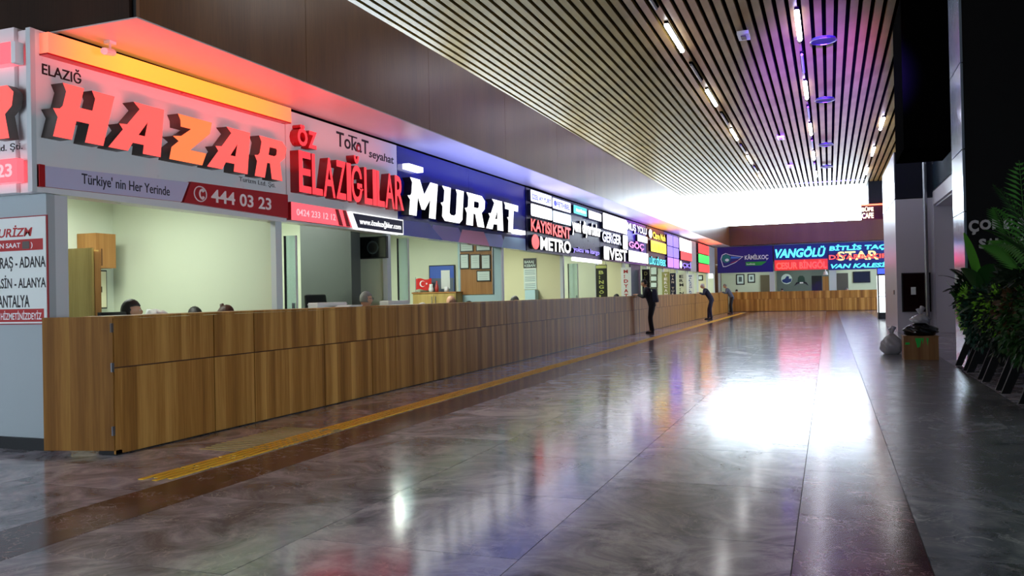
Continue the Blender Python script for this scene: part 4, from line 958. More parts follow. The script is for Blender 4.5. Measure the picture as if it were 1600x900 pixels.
# ================================================================== PEOPLE
def skinmesh(nodes, edges):
    """nodes: list of (x,y,z,r); grows one smooth surface over the skeleton"""
    me = bpy.data.meshes.new('sk'); me.from_pydata([n_[:3] for n_ in nodes], edges, [])
    bm = bmesh.new(); bm.from_mesh(me); lay = bm.verts.layers.skin.verify()
    bm.verts.ensure_lookup_table()
    for i, v in enumerate(bm.verts):
        r_ = nodes[i][3]; v[lay].radius = (r_, r_*(nodes[i][4] if len(nodes[i]) > 4 else 1)); v[lay].use_root = (i == 0)
    bm.to_mesh(me); bm.free()
    o = bpy.data.objects.new('sk', me); C.objects.link(o)
    s_ = o.modifiers.new('s', 'SKIN'); s_.use_smooth_shade = True
    u = o.modifiers.new('u', 'SUBSURF'); u.levels = u.render_levels = 1
    bpy.context.view_layer.update()
    r = bpy.data.meshes.new_from_object(o.evaluated_get(bpy.context.evaluated_depsgraph_get()))
    bpy.data.objects.remove(o)
    for q in r.polygons: q.use_smooth = True
    return r
def chain(nodes, edges, start, pts):
    prev = start
    for p in pts:
        nodes.append(p); i = len(nodes)-1
        if prev is not None: edges.append((prev, i))
        prev = i
    return prev
def hand(nodes, edges, wrist, wp, d, up, s):
    """palm and five separate fingers; d points along the hand, up is the back of the hand"""
    d = d.normalized(); side = d.cross(up).normalized()*s
    P = lambda a_, b_, c_, r_: (*(wp+d*a_+side*b_+up*c_), r_)
    pm = chain(nodes, edges, wrist, [P(.05, 0, 0, .026), P(.085, 0, 0, .024)])
    for k, (off, L) in enumerate(((-.028, .062), (-.010, .074), (.010, .070), (.027, .054))):
        chain(nodes, edges, pm, [P(.11, off, 0, .0095), P(.11+L*.5, off*1.15, -.006, .0085), P(.11+L, off*1.2, -.022, .007)])
    chain(nodes, edges, pm-1, [P(.055, -.036, -.008, .011), P(.085, -.055, -.014, .009)])
def headmesh(bm, c, yaw, pitch, skin=0, bald=False):
    R = Matrix.Rotation(yaw, 4, 'Z') @ Matrix.Rotation(pitch, 4, 'X')
    def add(fn, radius=1, sub=3, mi=0):
        r_ = bmesh.ops.create_icosphere(bm, subdivisions=sub, radius=radius)
        for v in r_['verts']: v.co = R @ fn(v.co.copy()) + c
        for f in {f for v in r_['verts'] for f in v.link_faces}: f.material_index = mi; f.smooth = True
    def skull(p):
        x_, y_, z_ = p; jaw = max(0, -z_)
        q = Vector((x_*.076*(1-.28*jaw), y_*.094*(1-.10*jaw)+.012*jaw*(1 if y_ > 0 else -1.6), z_*.118))
        if y_ > .75 and abs(x_) < .35:
            n_ = math.exp(-((x_/.16)**2))*math.exp(-(((z_+.12)/.22)**2)); q.y += .024*n_
            q.y += .006*math.exp(-((x_/.25)**2))*math.exp(-(((z_+.55)/.12)**2))
        if y_ > .5: q.y -= .010*math.exp(-(((abs(x_)-.38)/.16)**2))*math.exp(-(((z_-.08)/.12)**2))
        return q
    add(skull, 1, 4)
    for s_ in (-1, 1):
        add(lambda p: Vector((s_*.030+p.x*.012, .080+p.y*.010, .008+p.z*.009)), 1, 2, 1)
        add(lambda p: Vector((s_*.030+p.x*.005, .089+p.y*.004, .008+p.z*.006)), 1, 2, 2)
        add(lambda p: Vector((s_*.077+p.x*.010, -.005+p.y*.020, -.008+p.z*.032)), 1, 2, 0)
        add(lambda p: Vector((s_*.031+p.x*.019, .088+p.y*.006, .030+p.z*.004)), 1, 1, 2)
    add(lambda p: Vector((p.x*.024, .083+p.y*.010, -.064+p.z*.006)), 1, 2, 3)
mEyeW = mat('eye_white', s2l(215, 210, 205), .3); mEyeD = mat('brow_eye_dark', s2l(34, 26, 22), .4); mLip = mat('lips', s2l(160, 96, 86), .5)
def person(label, loc, rz, pose, hair, jacket, trousers, hy=0, hp=0, sit=False, glasses=False, bag=None, cut=.25, bun=False):
    t = thing('person', label, 'person', loc, rz)
    J = {k: Vector(v) for k, v in pose.items()}
    n_ = []; e_ = []
    hip = chain(n_, e_, None, [(*J['hip'], .115, .85)])
    ch = chain(n_, e_, hip, [(*(J['hip'].lerp(J['chest'], .5)), .115, .8), (*J['chest'], .13, .75), (*(J['chest'].lerp(J['neck'], .75)), .10, .8)])
    nk = chain(n_, e_, ch, [(*J['neck'], .052), (*(J['neck'].lerp(J['head'], .55)), .050)])
    for s_ in ('l', 'r'):
        sg = -1 if s_ == 'l' else 1
        w_ = chain(n_, e_, ch, [(*J['sh'+s_], .055), (*(J['sh'+s_].lerp(J['el'+s_], .5)), .046), (*J['el'+s_], .038), (*(J['el'+s_].lerp(J['wr'+s_], .5)), .034), (*J['wr'+s_], .024, 1)])
        d_ = (J['wr'+s_]-J['el'+s_]); d_.z *= .2
        hand(n_, e_, w_, J['wr'+s_], d_, Vector((0, 0, 1)), sg)
        an = chain(n_, e_, hip, [(*J['th'+s_], .085), (*(J['th'+s_].lerp(J['kn'+s_], .5)), .07), (*J['kn'+s_], .055), (*(J['kn'+s_].lerp(J['an'+s_], .4)), .05), (*J['an'+s_], .036), (*(J['an'+s_]+Vector((0, .13, -.045))), .032)])
    sk = skinmesh(n_, e_)
    bm = bmesh.new(); bm.from_mesh(sk)
    for f in bm.faces: f.smooth = True
    headmesh(bm, J['head'], hy, hp); me = bpy.data.meshes.new('body'); bm.to_mesh(me); bm.free()
    for m in (mSkin, mEyeW, mEyeD, mLip): me.materials.append(m)
    put('body', me, None, t)
    # jacket
    n_ = []; e_ = []
    b0 = chain(n_, e_, None, [(*(J['hip']+Vector((0, -.01, -.16 if not sit else -.02))), .18, .80), (*J['hip'], .175, .80)])
    c_ = chain(n_, e_, b0, [(*(J['hip'].lerp(J['chest'], .5)), .175, .80), (*J['chest'], .185, .78), (*(J['chest'].lerp(J['neck'], .8)), .095, .85)])
    for s_ in ('l', 'r'):
        chain(n_, e_, c_-1 if False else c_, [(*J['sh'+s_], .088), (*(J['sh'+s_].lerp(J['el'+s_], .5)), .072), (*J['el'+s_], .064), (*(J['el'+s_].lerp(J['wr'+s_], .55)), .047), (*(J['el'+s_].lerp(J['wr'+s_], .93)), .038)])
    put('jacket', skinmesh(n_, e_), jacket, t)
    n_ = []; e_ = []
    b0 = chain(n_, e_, None, [(*(J['hip']+Vector((0, 0, .10))), .14, .82), (*J['hip'], .15, .82)])
    for s_ in ('l', 'r'):
        chain(n_, e_, b0, [(*J['th'+s_], .100), (*(J['th'+s_].lerp(J['kn'+s_], .5)), .100), (*J['kn'+s_], .080), (*(J['kn'+s_].lerp(J['an'+s_], .5)), .070), (*(J['an'+s_]+Vector((0, 0, .03))), .066), (*(J['an'+s_]+Vector((0, 0, -.035))), .066)])
    put('trousers', skinmesh(n_, e_), trousers, t)
    for s_ in ('l', 'r'):
        a = J['an'+s_]; q = MB().hexa([(a.x-.045, a.y-.06, 0), (a.x+.045, a.y-.06, 0), (a.x+.05, a.y+.20, 0), (a.x-.05, a.y+.20, 0), (a.x-.04, a.y-.055, .10), (a.x+.04, a.y-.055, .10), (a.x+.035, a.y+.17, .055), (a.x-.035, a.y+.17, .055)])
        bev(q.build('shoe', mFrameBlk, t, local=True), .02, 3)
    # hair: a cap cut away from the face
    if hair is not None:
        bm = bmesh.new(); r_ = bmesh.ops.create_icosphere(bm, subdivisions=4, radius=1)
        kill = [v for v in bm.verts if (v.co.y > -.15 and v.co.z < cut+.55*max(0, .6-v.co.y)*0 and v.co.y > .05-.2*v.co.z) or v.co.z < -.45]
        bmesh.ops.delete(bm, geom=kill, context='VERTS')
        R = Matrix.Rotation(hy, 4, 'Z') @ Matrix.Rotation(hp, 4, 'X')
        for v in bm.verts:
            k_ = 1+.02*math.sin(v.co.x*17)*math.sin(v.co.y*13)
            v.co = R @ Vector((v.co.x*.084*k_, (v.co.y*.104-.004)*k_, v.co.z*.126*k_+.004)) + J['head']
        me = bpy.data.meshes.new('hair'); bm.to_mesh(me); bm.free()
        for q in me.polygons: q.use_smooth = True
        o = put('hair', me, hair, t); sd = o.modifiers.new('s', 'SOLIDIFY'); sd.thickness = .012; sd.offset = -1
        if bun:
            h_ = R @ Vector((0, -.09, .07)) + J['head']
            lumpv = MB(); lumpv.tube([h_+Vector((0, 0, -.03)), h_, h_+Vector((0, -.01, .03))], .035, 10, .022).build('hair_bun', hair, t, local=True, smooth=True)
    if glasses:
        R = Matrix.Rotation(hy, 4, 'Z') @ Matrix.Rotation(hp, 4, 'X'); q = MB()
        for s_ in (-1, 1):
            q.tube([R @ Vector((s_*.031+.021*math.cos(w_), .102, .006+.016*math.sin(w_)))+J['head'] for w_ in [2*PI*i/12 for i in range(13)]], .003, 5)
            q.tube([R @ Vector((s_*.052, .100, .010))+J['head'], R @ Vector((s_*.080, .0, .010))+J['head']], .003, 5)
        q.tube([R @ Vector((-.010, .102, .010))+J['head'], R @ Vector((.010, .102, .010))+J['head']], .003, 5)
        q.build('glasses', mFrameBlk, t, local=True)
    if bag:
        c_ = J['chest']; bev(MB().hexa([(c_.x-.14, c_.y-.34, c_.z-.30), (c_.x+.14, c_.y-.34, c_.z-.30), (c_.x+.14, c_.y-.16, c_.z-.30), (c_.x-.14, c_.y-.16, c_.z-.30), (c_.x-.11, c_.y-.27, c_.z+.14), (c_.x+.11, c_.y-.27, c_.z+.14), (c_.x+.12, c_.y-.13, c_.z+.14), (c_.x-.12, c_.y-.13, c_.z+.14)]).build('backpack', bag, t, local=True), .05, 3)
        for s_ in (-1, 1): MB().tube([c_+Vector((s_*.10, -.15, .12)), c_+Vector((s_*.11, 0, .17)), c_+Vector((s_*.12, .12, .05)), c_+Vector((s_*.13, .0, -.2))], .014, 6).build('strap', bag, t, local=True)
    return t
def stand(lean, hgt=1.0, foot=0.0):
    s = hgt; l = lean
    return dict(hip=(0, -.05-l*.25, .94*s), chest=(0, .02+l*.10, (1.28-l*.06)*s), neck=(0, .07+l*.25, (1.47-l*.13)*s), head=(0, .11+l*.36, (1.62-l*.17)*s),
        shl=(-.19, .04+l*.22, (1.41-l*.11)*s), shr=(.19, .04+l*.22, (1.41-l*.11)*s), ell=(-.27, .10+l*.2, 1.18), elr=(.27, .10+l*.2, 1.18),
        wrl=(-.10, .36+l*.1, 1.275), wrr=(.08, .38+l*.1, 1.275), thl=(-.09, -.05-l*.25, .86*s), thr=(.09, -.05-l*.25, .86*s),
        knl=(-.10, -.01-l*.2, .49*s), knr=(.09, .03-l*.14+foot*.3, .49*s), anl=(-.10, -.08-l*.16, .085), anr=(.10, -.02-l*.05+foot, .085))
def seated(top, fwd=0.0):
    hz_ = .53; d = top-1.38
    return dict(hip=(0, 0, hz_), chest=(0, .03+fwd*.4, .86+d*.6), neck=(0, .06+fwd*.8, 1.08+d), head=(0, .09+fwd, 1.25+d),
        shl=(-.19, .04+fwd*.7, 1.00+d), shr=(.19, .04+fwd*.7, 1.00+d), ell=(-.25, .16+fwd*.5, .80), elr=(.25, .16+fwd*.5, .80), wrl=(-.14, .38, .805), wrr=(.14, .38, .805),
        thl=(-.10, .05, .52), thr=(.10, .05, .52), knl=(-.12, .42, .50), knr=(.12, .42, .50), anl=(-.12, .40, .085), anr=(.12, .40, .085))
mJk = mat('jacket_black', s2l(24, 24, 32), .8); mJn = mat('jacket_navy', s2l(34, 38, 60), .8); mJg = mat('jacket_grey_blue', s2l(84, 92, 112), .8)
mTb = mat('trousers_black', s2l(20, 20, 26), .8); mTn = mat('trousers_navy', s2l(28, 34, 60), .8); mSh = mat('shirt_grey', s2l(120, 124, 130), .8)
p = at_z(1010, 521, 0)
person('dark-haired man in black with a backpack standing at the counter', (-5.50, p.y, 0), PI/2, stand(.15, 1.03), mHairD, mJk, mTb, hp=-.15, bag=mJn)
p = at_z(1097, 499.5, 0)
person('bent man in a navy jacket with grey hair leaning on the counter', (-5.33, p.y, 0), PI/2, stand(.40, 1.02, .05), mHairW, mJn, mTn, hp=-.35)
p = at_z(1127, 491, 0)
person('man in a grey-blue jacket leaning on the counter farthest down the hall', (-5.33, p.y, 0), PI/2, stand(.36, 1.03), mHairG, mJg, mTb, hp=-.35)
# staff seated behind the counter: (pixel of crown, plane x, ...)
for (u, v, x, rz, hair, jk, lab, kw) in (
    (205, 467, -7.0, -PI*.22, mHairD, mJk, 'dark-haired man looking over the near end of the counter', dict()),
    (305, 478, -7.35, PI*.4, mHairD, mJk, 'black-haired head bowed behind the counter, left of the bun', dict(hp=-.5)),
    (352, 475.5, -6.85, -PI*.45, mHairB, mJg, 'brown-haired woman with a small bun bent behind the counter', dict(hp=-.55, bun=True)),
    (572, 454.5, -6.74, -PI*.18, mHairG, mJk, 'grey-haired man with glasses seated before the wall television', dict(glasses=True)),
    (659, 472.5, -6.95, -PI*.4, mHairW, mSh, 'white-haired head barely above the counter beside the oak cabinet', dict(hp=-.4)),
    (704.5, 461, -7.1, -PI*.5, None, mSh, 'bald man with dark glasses seated before the oak cabinet', dict(glasses=True)),
    (732, 470, -7.2, -PI*.45, mHairD, mJn, 'dark head barely above the counter below the certificate board', dict(hp=-.4)),
    (804, 462, -7.1, -PI*.4, mHairG, mJk, 'grey-haired head above the counter left of the wall calendar', dict(hp=-.3)),
    (871, 458.5, -7.1, -PI*.5, mHairD, mJk, 'dark-haired man facing out at the counter right of the wall calendar', dict()),
    (963, 459, -6.92, -PI*.5, mHairD, mJk, 'dark-haired head above the counter below the wall clock', dict(hp=-.3))):
    p = at_x(u, v, x); fw = .05 if 'hp' not in kw else .09
    h = -.09-fw; off = Matrix.Rotation(rz, 4, 'Z') @ Vector((0, .09+fw, 0))
    person(lab, (p.x-off.x, p.y-off.y, 0), rz, seated(p.z, fw), hair, jk, mTb, cut=.3, sit=True, **kw)
for (u, v, lab) in ((1151, 452, 'dark head behind the end counter below the framed photos'), (1222, 450.5, 'dark head behind the end counter below the round emblem'), (1323, 449.5, 'light-haired head behind the end counter beside the grey door')):
    p = at_y(u, v, 55.2); person(lab, (p.x, 55.3, 0), PI, seated(min(1.62, max(1.3, p.z)), .05), mHairG if u == 1323 else mHairD, mJk, mTb, hp=-.2, sit=True)

# ================================================================== RIGHT SIDE
struct('wall_pier', mPier, 1.88, 2.9, 27.3, 33.0, 0, 3.95)
struct('wall_pier_cap', mNavy, 1.90, 2.9, 27.28, 33.0, 3.97, 5.36)
struct('trim_10', mat('cladding_pearl', s2l(210, 214, 222), .22), 1.875, 1.895, 27.3, 32.98, 3.98, 5.36)
struct('wall_bulkhead', mBlack, 1.62, 2.66, 20.5, 22.9, 4.42, 7.79)
struct('wall_right_jamb', mPier, 2.9, 4.6, 27.2, 27.3, 0, 5.6)
struct('wall_right_recess', mat('recess_grey', s2l(150, 150, 156), .6), 4.6, 4.7, 16.5, 27.3, 0, 3.7)
struct('ceiling_recess', mPier, 2.95, 4.7, 17.6, 27.2, 3.68, 3.72)
struct('trim_11', mPier, 2.88, 2.95, 17.6, 27.2, 3.72, 4.10)
struct('trim_12', mat('teal_gloss', s2l(40, 54, 66), .15), 2.88, 2.93, 17.6, 27.2, 4.14, 4.9)
struct('trim_13', mat('pearl_gloss', s2l(120, 122, 134), .12, .6), 2.87, 2.93, 17.6, 27.2, 4.92, 5.55)
struct('light_block_stub', mBlackPanel, 3.1, 8.9, 9.2, 9.3, 0, 8.28)  # added unseen wall that keeps side window light off the plants
struct('wall_right_front', mBlackPanel, 2.22, 8.9, 16.3, 16.45, 0, 8.28)
pl = struct('wall_pillar', mBlack, 2.24, 2.9, 16.45, 17.6, 0, 8.28)
mPearl = mat('cladding_blue_pearl', s2l(150, 170, 190), .18, .5)
for z0, z1 in ((0, 2.62), (2.64, 3.70), (3.72, 5.2), (5.22, 6.8), (6.82, 8.27)): boxo('cladding_panel', mPearl, 2.2, 2.24, 16.28, 17.6, z0, z1, pl)
t = thing('steel_pole', 'slim steel pole with a round cap in front of the white pier', 'pole', (2.66, 27.0, 0))
MB().tube([(2.66, 27.0, .02), (2.66, 27.0, 5.28)], .055, 12).build('shaft', mSteel, t); MB().tube([(2.66, 27, 0), (2.66, 27, .02)], .12, 12).build('base', mSteel, t); MB().tube([(2.66, 27, 5.28), (2.66, 27, 5.34)], .075, 12).build('cap', mSteel, t)
t = thing('fire_hose_cabinet', 'black fire hose cabinet with a small white notice on the white pier', 'cabinet', (2.0, 27.2, .61))
boxo('case', mFrameBlk, 2.0, 2.77, 27.14, 27.28, .61, 1.76, t); boxo('door', mat('dark_red_glass', s2l(30, 8, 10), .15), 2.03, 2.74, 27.12, 27.14, .64, 1.73, t)
boxo('notice', mPaper, 2.24, 2.37, 27.112, 27.12, 1.12, 1.34, t); boxo('handle', mSteel, 2.66, 2.69, 27.10, 27.12, 1.1, 1.25, t)
t = thing('wall_switch', 'small black switch box on the left face of the white pier', 'switch', (1.88, 28.4, 1.2)); boxo('plate', mFrameBlk, 1.865, 1.88, 28.3, 28.55, 1.12, 1.26, t); boxo('rocker', mReturn, 1.86, 1.865, 28.36, 28.48, 1.15, 1.23, t)
wq = mat('sign_letters_silver', s2l(190, 190, 194), .4)
t = thing('shop_sign', 'silver raised letters ÇORBA and SALONU on the black wall', 'sign', (2.25, 16.3, 1.9))
xx = 2.27
for ch, w_ in zip('ÇORBA', (.17, .19, .17, .17, .19)):
    zb = 2.30-(.075 if ch == 'Ç' else 0); text('letter', ch, frame_y(xx, 16.3, zb), w_*.9, .175+(2.30-zb), wq, t, .04, fat=.045); xx += w_
xx = 2.42
for ch in 'SALONU': text('letter', ch, frame_y(xx, 16.3, 1.98), .11, .17, wq, t, .04, fat=.04); xx += .125
# totem
t = thing('display_totem', 'tall black display totem with a bright white screen and blue top', 'display', (1.98, 39.0, 0))
boxo('case', mFrameBlk, 1.93, 2.30, 39.0, 39.35, 0, 2.2, t); boxo('screen', glow('totem_white', (.9, 1, 1), 1.6), 1.985, 2.27, 38.985, 39.0, .28, 1.86, t)
boxo('header', glow('totem_blue', (.05, .09, 1), 1.5), 1.95, 2.29, 38.98, 39.0, 1.93, 2.16, t)
for z in (1.45, 1.1, .95): boxo('shelf_line', mReturn, 1.985, 2.27, 38.98, 38.986, z, z+.02, t)
boxo('side_screen', glow('totem_white', (.9, 1, 1), 1.6), 1.922, 1.93, 39.03, 39.3, .28, 1.86, t)
# red lit cafe sign at the far end
gN = glow('neon_red', (1, .10, .05), 5.0); gNw = glow('neon_warm', (1, .75, .55), 2.0)
t = thing('hanging_sign', 'small red neon sign with two warm white words before the end glazing', 'sign', (1.9, 55.0, 5.4))
boxo('board', mat('neon_board', s2l(70, 8, 6), .4), 1.92, 3.3, 55.0, 55.1, 5.42, 6.36, t)
boxo('neon_bar', gN, 1.88, 3.5, 54.95, 55.0, 6.32, 6.40, t); boxo('neon_bar', gN, 1.88, 3.5, 54.95, 55.0, 5.36, 5.44, t)
text('lettering', 'BÜFE', frame_y(1.95, 54.98, 5.96), .65, .30, gNw, t, .03, fat=.03); text('lettering', 'CAFE', frame_y(1.95, 54.98, 5.54), .65, .34, gNw, t, .03, fat=.03)
# crate, bags
mPly = wood('plywood', [s2l(120, 82, 48), s2l(146, 104, 64), s2l(164, 122, 80)], freq=9, rough=.4)
t = thing('plywood_box', 'low plywood box with bright green painted light glints beside the white pier', 'box', (1.27, 17.1, 0))
for x0, x1, y0, y1 in ((1.27, 1.85, 17.10, 17.12), (1.27, 1.85, 17.53, 17.55), (1.27, 1.29, 17.12, 17.53), (1.83, 1.85, 17.12, 17.53)): boxo('side_board', mPly, x0, x1, y0, y1, 0, .42, t)
boxo('lid_board', mPly, 1.26, 1.86, 17.09, 17.56, .42, .44, t)
mGlint = mat('green_glint', s2l(40, 200, 80), .4)  # green light glints on the box, painted as flat marks
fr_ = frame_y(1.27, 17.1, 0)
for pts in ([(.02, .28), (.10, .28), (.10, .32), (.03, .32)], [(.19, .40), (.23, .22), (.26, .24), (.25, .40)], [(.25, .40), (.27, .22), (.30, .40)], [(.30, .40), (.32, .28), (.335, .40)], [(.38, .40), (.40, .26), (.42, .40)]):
    poly('painted_glint', fr_, pts, .002, mGlint, t)
def bag(name, label, cx_, cy_, sx_, sy_, sz_, m, z0=0, seed=1, knot=None):
    bm = bmesh.new(); bmesh.ops.create_icosphere(bm, subdivisions=4, radius=1)
    for v in bm.verts:
        p_ = v.co.copy(); k_ = 1+.09*math.sin(p_.x*6+seed)*math.sin(p_.y*5+seed*2)+.06*math.sin(p_.z*11+p_.x*9+seed)
        tp_ = 1-.35*max(0, p_.z)
        v.co = Vector((p_.x*sx_*k_*tp_, p_.y*sy_*k_*tp_, (max(-.72, p_.z)+.72)/1.72*sz_))
    me = bpy.data.meshes.new('sack'); bm.to_mesh(me); bm.free()
    for q in me.polygons: q.use_smooth = True
    t = thing(name, label, 'bag', (cx_, cy_, z0)); put('sack', me, m, t)
    if knot: MB().tube([(0, 0, sz_*.93), (.01, 0, sz_+.05), (.05, .02, sz_+.13)], .03, 8, .05).build('knot', m, t, local=True, smooth=True); MB().tube([(0, 0, sz_*.95), (-.04, 0, sz_+.1)], .02, 8, .04).build('ear', m, t, local=True, smooth=True)
    return t
mPl = mat('plastic_white', s2l(170, 168, 176), .25); mPb = mat('plastic_black', s2l(10, 10, 12), .2)
bag('refuse_bag', 'pale translucent refuse bag on the floor left of the plywood box', 1.16, 18.6, .21, .2, .42, mPl, 0, 1, True)
bag('refuse_bag', 'shiny black bag lying on top of the plywood box', 1.58, 17.33, .31, .2, .24, mPb, .44, 3)
bag('refuse_bag', 'white knotted bag on top of the black bag', 1.58, 17.33, .17, .14, .17, mPl, .67, 5, True)

# ---- plants on black A-frame stands
gD = mat('leaf_dark', s2l(16, 38, 18), .5, spec=.3); gM = mat('leaf_mid', s2l(30, 72, 26), .45, spec=.35); gLt = mat('leaf_light', s2l(110, 190, 60), .4); gBr = mat('leaf_bright', s2l(120, 184, 44), .5)
gTeal = mat('leaf_teal', s2l(22, 66, 50), .5, spec=.3); gRust = mat('leaf_rust', s2l(74, 50, 24), .5); gF = mat('leaf_frond', s2l(70, 140, 48), .45); mStem = mat('stem', s2l(48, 40, 22), .7)
def stuff_leaves(name, parent, c, dims, n_, L, m, seed=0, droop=.3, shape=.3):
    rr = random.Random(seed); q = MB()
    for i in range(n_):
        while True:
            p = Vector((rr.uniform(-1, 1), rr.uniform(-1, 1), rr.uniform(-1, 1)))
            if .25 < p.length < 1: break
        d = (p+Vector((0, 0, rr.uniform(-droop*2, .4)))).normalized(); s_ = d.orthogonal().normalized(); s_ = Matrix.Rotation(rr.uniform(0, 6.28), 3, d) @ s_
        b = Vector((c[0]+p.x*dims[0], c[1]+p.y*dims[1], c[2]+p.z*dims[2])); l_ = L*rr.uniform(.6, 1.3); w_ = l_*shape; nn = d.cross(s_)
        k = len(q.v); q.v += [b, b+d*l_*.5+s_*w_+nn*w_*.25, b+d*l_-nn*l_*.1, b+d*l_*.5-s_*w_+nn*w_*.25]; q.f += [(k, k+1, k+2), (k, k+2, k+3)]
    return tag(q.build(name, m, parent), kind='stuff')
def frond(parent, base, az, L, rise, m, n_=22, ll=.32, droop=.9, w_=.018, name='frond'):
    """arching rib with paired leaflets"""
    q = MB(); pts = []; dh = Vector((math.cos(az), math.sin(az), 0))
    for i in range(n_+1):
        t_ = i/n_; pts.append(Vector(base)+dh*(L*t_*.75)+Vector((0, 0, rise*t_-droop*L*.5*t_*t_)))
    q.tube(pts, .008, 5, .002)
    for i in range(3, n_+1):
        d = (pts[i]-pts[i-1]).normalized(); sd = d.cross(Vector((0, 0, 1))).normalized(); up = sd.cross(d); t_ = i/n_
        l_ = ll*math.sin(PI*min(1, .15+.85*t_))**.6*(1 if t_ < .9 else .7)
        for s_ in (-1, 1):
            e = (sd*s_*.75+d*.65+up*.12).normalized(); a = pts[i]; k = len(q.v); nn = e.cross(up).normalized()*w_
            q.v += [a, a+e*l_*.4+nn-Vector((0, 0, .01)), a+e*l_-Vector((0, 0, l_*.22)), a+e*l_*.4-nn-Vector((0, 0, .01))]; q.f += [(k, k+1, k+2), (k, k+2, k+3)]
    return q.build(name, m, parent)
def blade_leaf(parent, base, az, L, rise, W_, m, droop=.6, n_=8, name='leaf'):
    q = MB(); dh = Vector((math.cos(az), math.sin(az), 0)); sd = Vector((-math.sin(az), math.cos(az), 0)); prev = None
    for i in range(n_+1):
        t_ = i/n_; c = Vector(base)+dh*L*t_*.8+Vector((0, 0, rise*t_-droop*L*.6*t_*t_)); w_ = W_*math.sin(PI*min(1, .08+.9*t_))**.8+.004
        row = [c-sd*w_+Vector((0, 0, w_*.35)), c, c+sd*w_+Vector((0, 0, w_*.35))]; k = len(q.v); q.v += row
        if i: q.f += [(k-3, k-2, k+1, k), (k-2, k-1, k+2, k+1)]
    return q.build(name, m, parent, smooth=True)
def stand_planter(y, label, L=1.2):
    t = thing('planter_stand', label, 'planter', (2.35, y, 0), group=None)
    for dy in (-L*.4, L*.4):
        for s_ in (-1, 1):
            MB().hexa([(2.35+s_*.33-.05, y+dy-.03, 0), (2.35+s_*.33+.05, y+dy-.03, 0), (2.35+s_*.33+.05, y+dy+.03, 0), (2.35+s_*.33-.05, y+dy+.03, 0), (2.35+s_*.12-.06, y+dy-.03, .52), (2.35+s_*.12+.06, y+dy-.03, .52), (2.35+s_*.12+.06, y+dy+.03, .52), (2.35+s_*.12-.06, y+dy+.03, .52)]).build('leg', mBlackPanel, t)
    bev(boxo('trough', mFrameBlk, 2.15, 2.55, y-L/2, y+L/2, .52, .86, t), .02)
    boxo('soil', mStem, 2.18, 2.52, y-L/2+.03, y+L/2-.03, .84, .87, t)
    return t
ordn = ['nearest', 'second nearest', 'third', 'fourth', 'farthest']
PY = [10.0, 11.4, 12.8, 14.2, 15.5]
for i, y in enumerate(PY): stand_planter(y, 'black trough planter on slanted legs, %s of the row by the black wall' % ordn[i], 1.25 if i < 4 else 1.1)
def plant(name, label, y, x=2.35, z=.87):
    t = thing(name, label, 'plant', (x, y, z)); MB().tube([(x, y, z), (x+.01, y, z+.35)], .02, 6, .012).build('stem', mStem, t); return t
hang = [('hanging_ivy', 'dark ivy hanging over the nearest trough', 10.0, gD, gM), ('hanging_ivy', 'green and rust ivy hanging over the second trough', 11.4, gM, gRust), ('hanging_ivy', 'dark green creeper hanging over the third trough', 12.8, gD, gBr), ('hanging_ivy', 'teal tinted ivy hanging over the fourth trough', 14.2, gTeal, gD)]
for i, (nm, lab, y, m1, m2) in enumerate(hang):
    t = plant(nm, lab, y)
    stuff_leaves('foliage', t, (2.28, y, .85), (.40, .68, .50), 1500, .085, m1, i*7+1, droop=.9)
    stuff_leaves('tips', t, (2.25, y, 1.0), (.42, .66, .36), 450, .075, m2, i*7+2, droop=.6)
t = plant('hanging_fern', 'bright yellow-green fern cascading from the farthest trough', 15.5)
stuff_leaves('foliage', t, (2.12, 15.45, .95), (.15, .35, .42), 1400, .06, gBr, 51, droop=1.6, shape=.18)
stuff_leaves('inner_foliage', t, (2.38, 15.4, .9), (.26, .42, .5), 900, .07, gD, 52, droop=1.2)
t = plant('teal_fern', 'blue-green fern between the bright fern and the ivy', 14.8)
stuff_leaves('foliage', t, (2.2, 14.85, .95), (.18, .3, .4), 700, .07, gTeal, 61, droop=1.4, shape=.2)
def palm(label, y, x, z0, spec, m, trunk=.5, name='palm', ll=.3):
    t = thing(name, label, 'plant', (x, y, z0)); MB().tube([(x, y, z0), (x+.02, y, z0+trunk*.6), (x, y, z0+trunk)], .03, 8, .02).build('trunk', mStem, t)
    for az, L, rise in spec: frond(t, (x, y, z0+trunk), az, L, rise, m, ll=ll)
    return t
palm('tall palm with upright feathery fronds rising above the black wall letters', 12.4, 2.40, .87, ((PI*.55, .30, 1.75), (2.2, .7, 1.35), (-1.2, .6, 1.3), (.2, .7, 1.2), (-2.4, .9, .9), (PI*.6, .9, 1.0)), gF, .5, ll=.36)
palm('second palm with wide arching fronds cut by the right edge of the photo', 11.0, 2.4, .87, ((PI*.8, .9, 1.6), (2.6, 1.0, 1.1), (-2.0, 1.0, 1.3), (-1.3, .8, 1.7)), gM, .5)
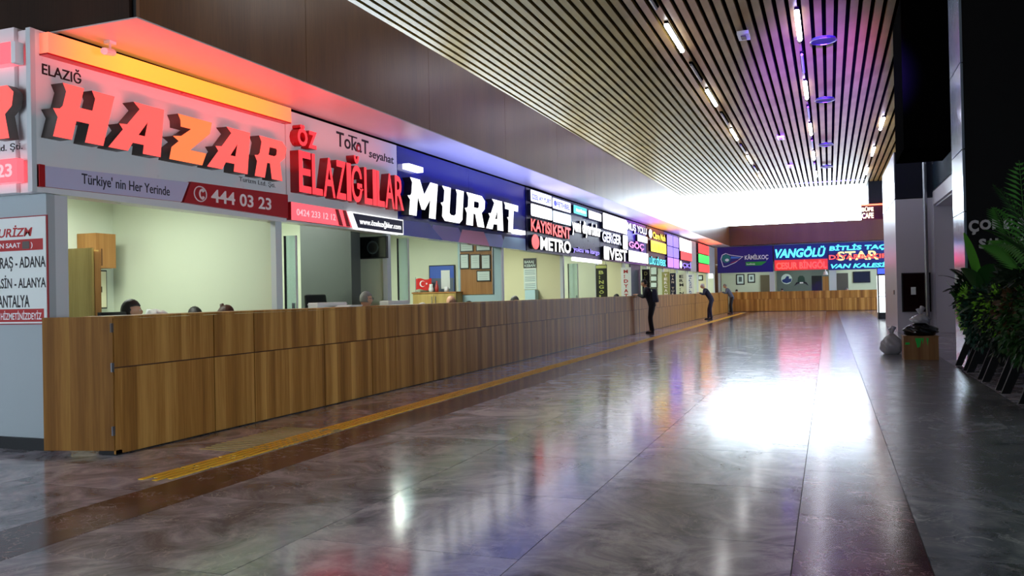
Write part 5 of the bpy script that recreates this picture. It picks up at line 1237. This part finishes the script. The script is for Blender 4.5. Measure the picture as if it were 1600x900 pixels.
palm('small thin palm reaching left in front of the white recess', 15.9, 2.3, .87, ((PI*.92, .75, .65), (PI*1.08, .70, .35), (PI*.75, .6, .7), (-1.8, .6, .5)), gD, .35, ll=.2)
palm('pale fan-like palm low in the middle of the planting', 13.3, 2.2, .87, ((PI*.9, .5, .45), (PI*1.15, .5, .35), (-1.6, .5, .4), (PI*.6, .5, .45)), gTeal, .2, ll=.22)
t = plant('split_leaf_plant', 'light green split-leaf plant in front of the pearl pillar', 15.2, 2.3)
for az, L, r_, m in ((PI*.8, .35, 1.25, gLt), (PI*1.2, .5, .75, gM), (-1.4, .5, .8, gM), (PI*.5, .5, .7, gM)): blade_leaf(t, (2.3, 15.2, 1.15), az, L, r_, .15, m, droop=.9)
t = plant('banana_plant', 'dark green plant with long paddle leaves before the letters', 13.8, 2.4)
for az, L, r_ in ((PI*.95, .95, .5), (PI*1.1, .9, .35), (-1.5, .8, .5), (-2.2, .8, .45), (PI*.6, .8, .5), (.2, .6, .5)): blade_leaf(t, (2.4, 13.8, 1.0), az, L, r_, .10, gM, droop=.8)
t = plant('banana_plant', 'broad-leaved dark plant near the right edge of the photo', 12.5, 2.4)
for az, L, r_ in ((PI*.95, .7, .5), (PI*1.15, .7, .4), (-1.5, .8, .8), (-2.2, .8, .6), (PI*.6, .8, .6), (-1.9, .6, .5)): blade_leaf(t, (2.45, 12.0, 1.0), az, L, r_, .12, gD, droop=.8)
t = plant('rubber_plant', 'dark glossy rubber plant with one upright leaf by the hose cabinet', 16.05, 2.1, .87)
for az, L, r_ in ((PI*.95, .3, .55), (PI*1.2, .3, .35), (-1.5, .3, .5), (PI*.7, .3, .4)): blade_leaf(t, (2.1, 16.05, 1.0), az, L, r_, .06, gM, droop=.5)
stuff_leaves('foliage', t, (2.2, 16.0, 1.2), (.2, .2, .35), 260, .10, gD, 71)
stuff_leaves('foliage_upper', plant('mixed_shrub', 'dense mixed dark shrub filling the middle of the planting', 13.0, 2.45), (2.45, 12.6, 1.35), (.3, 1.6, .42), 1500, .13, gD, 81, droop=.5)
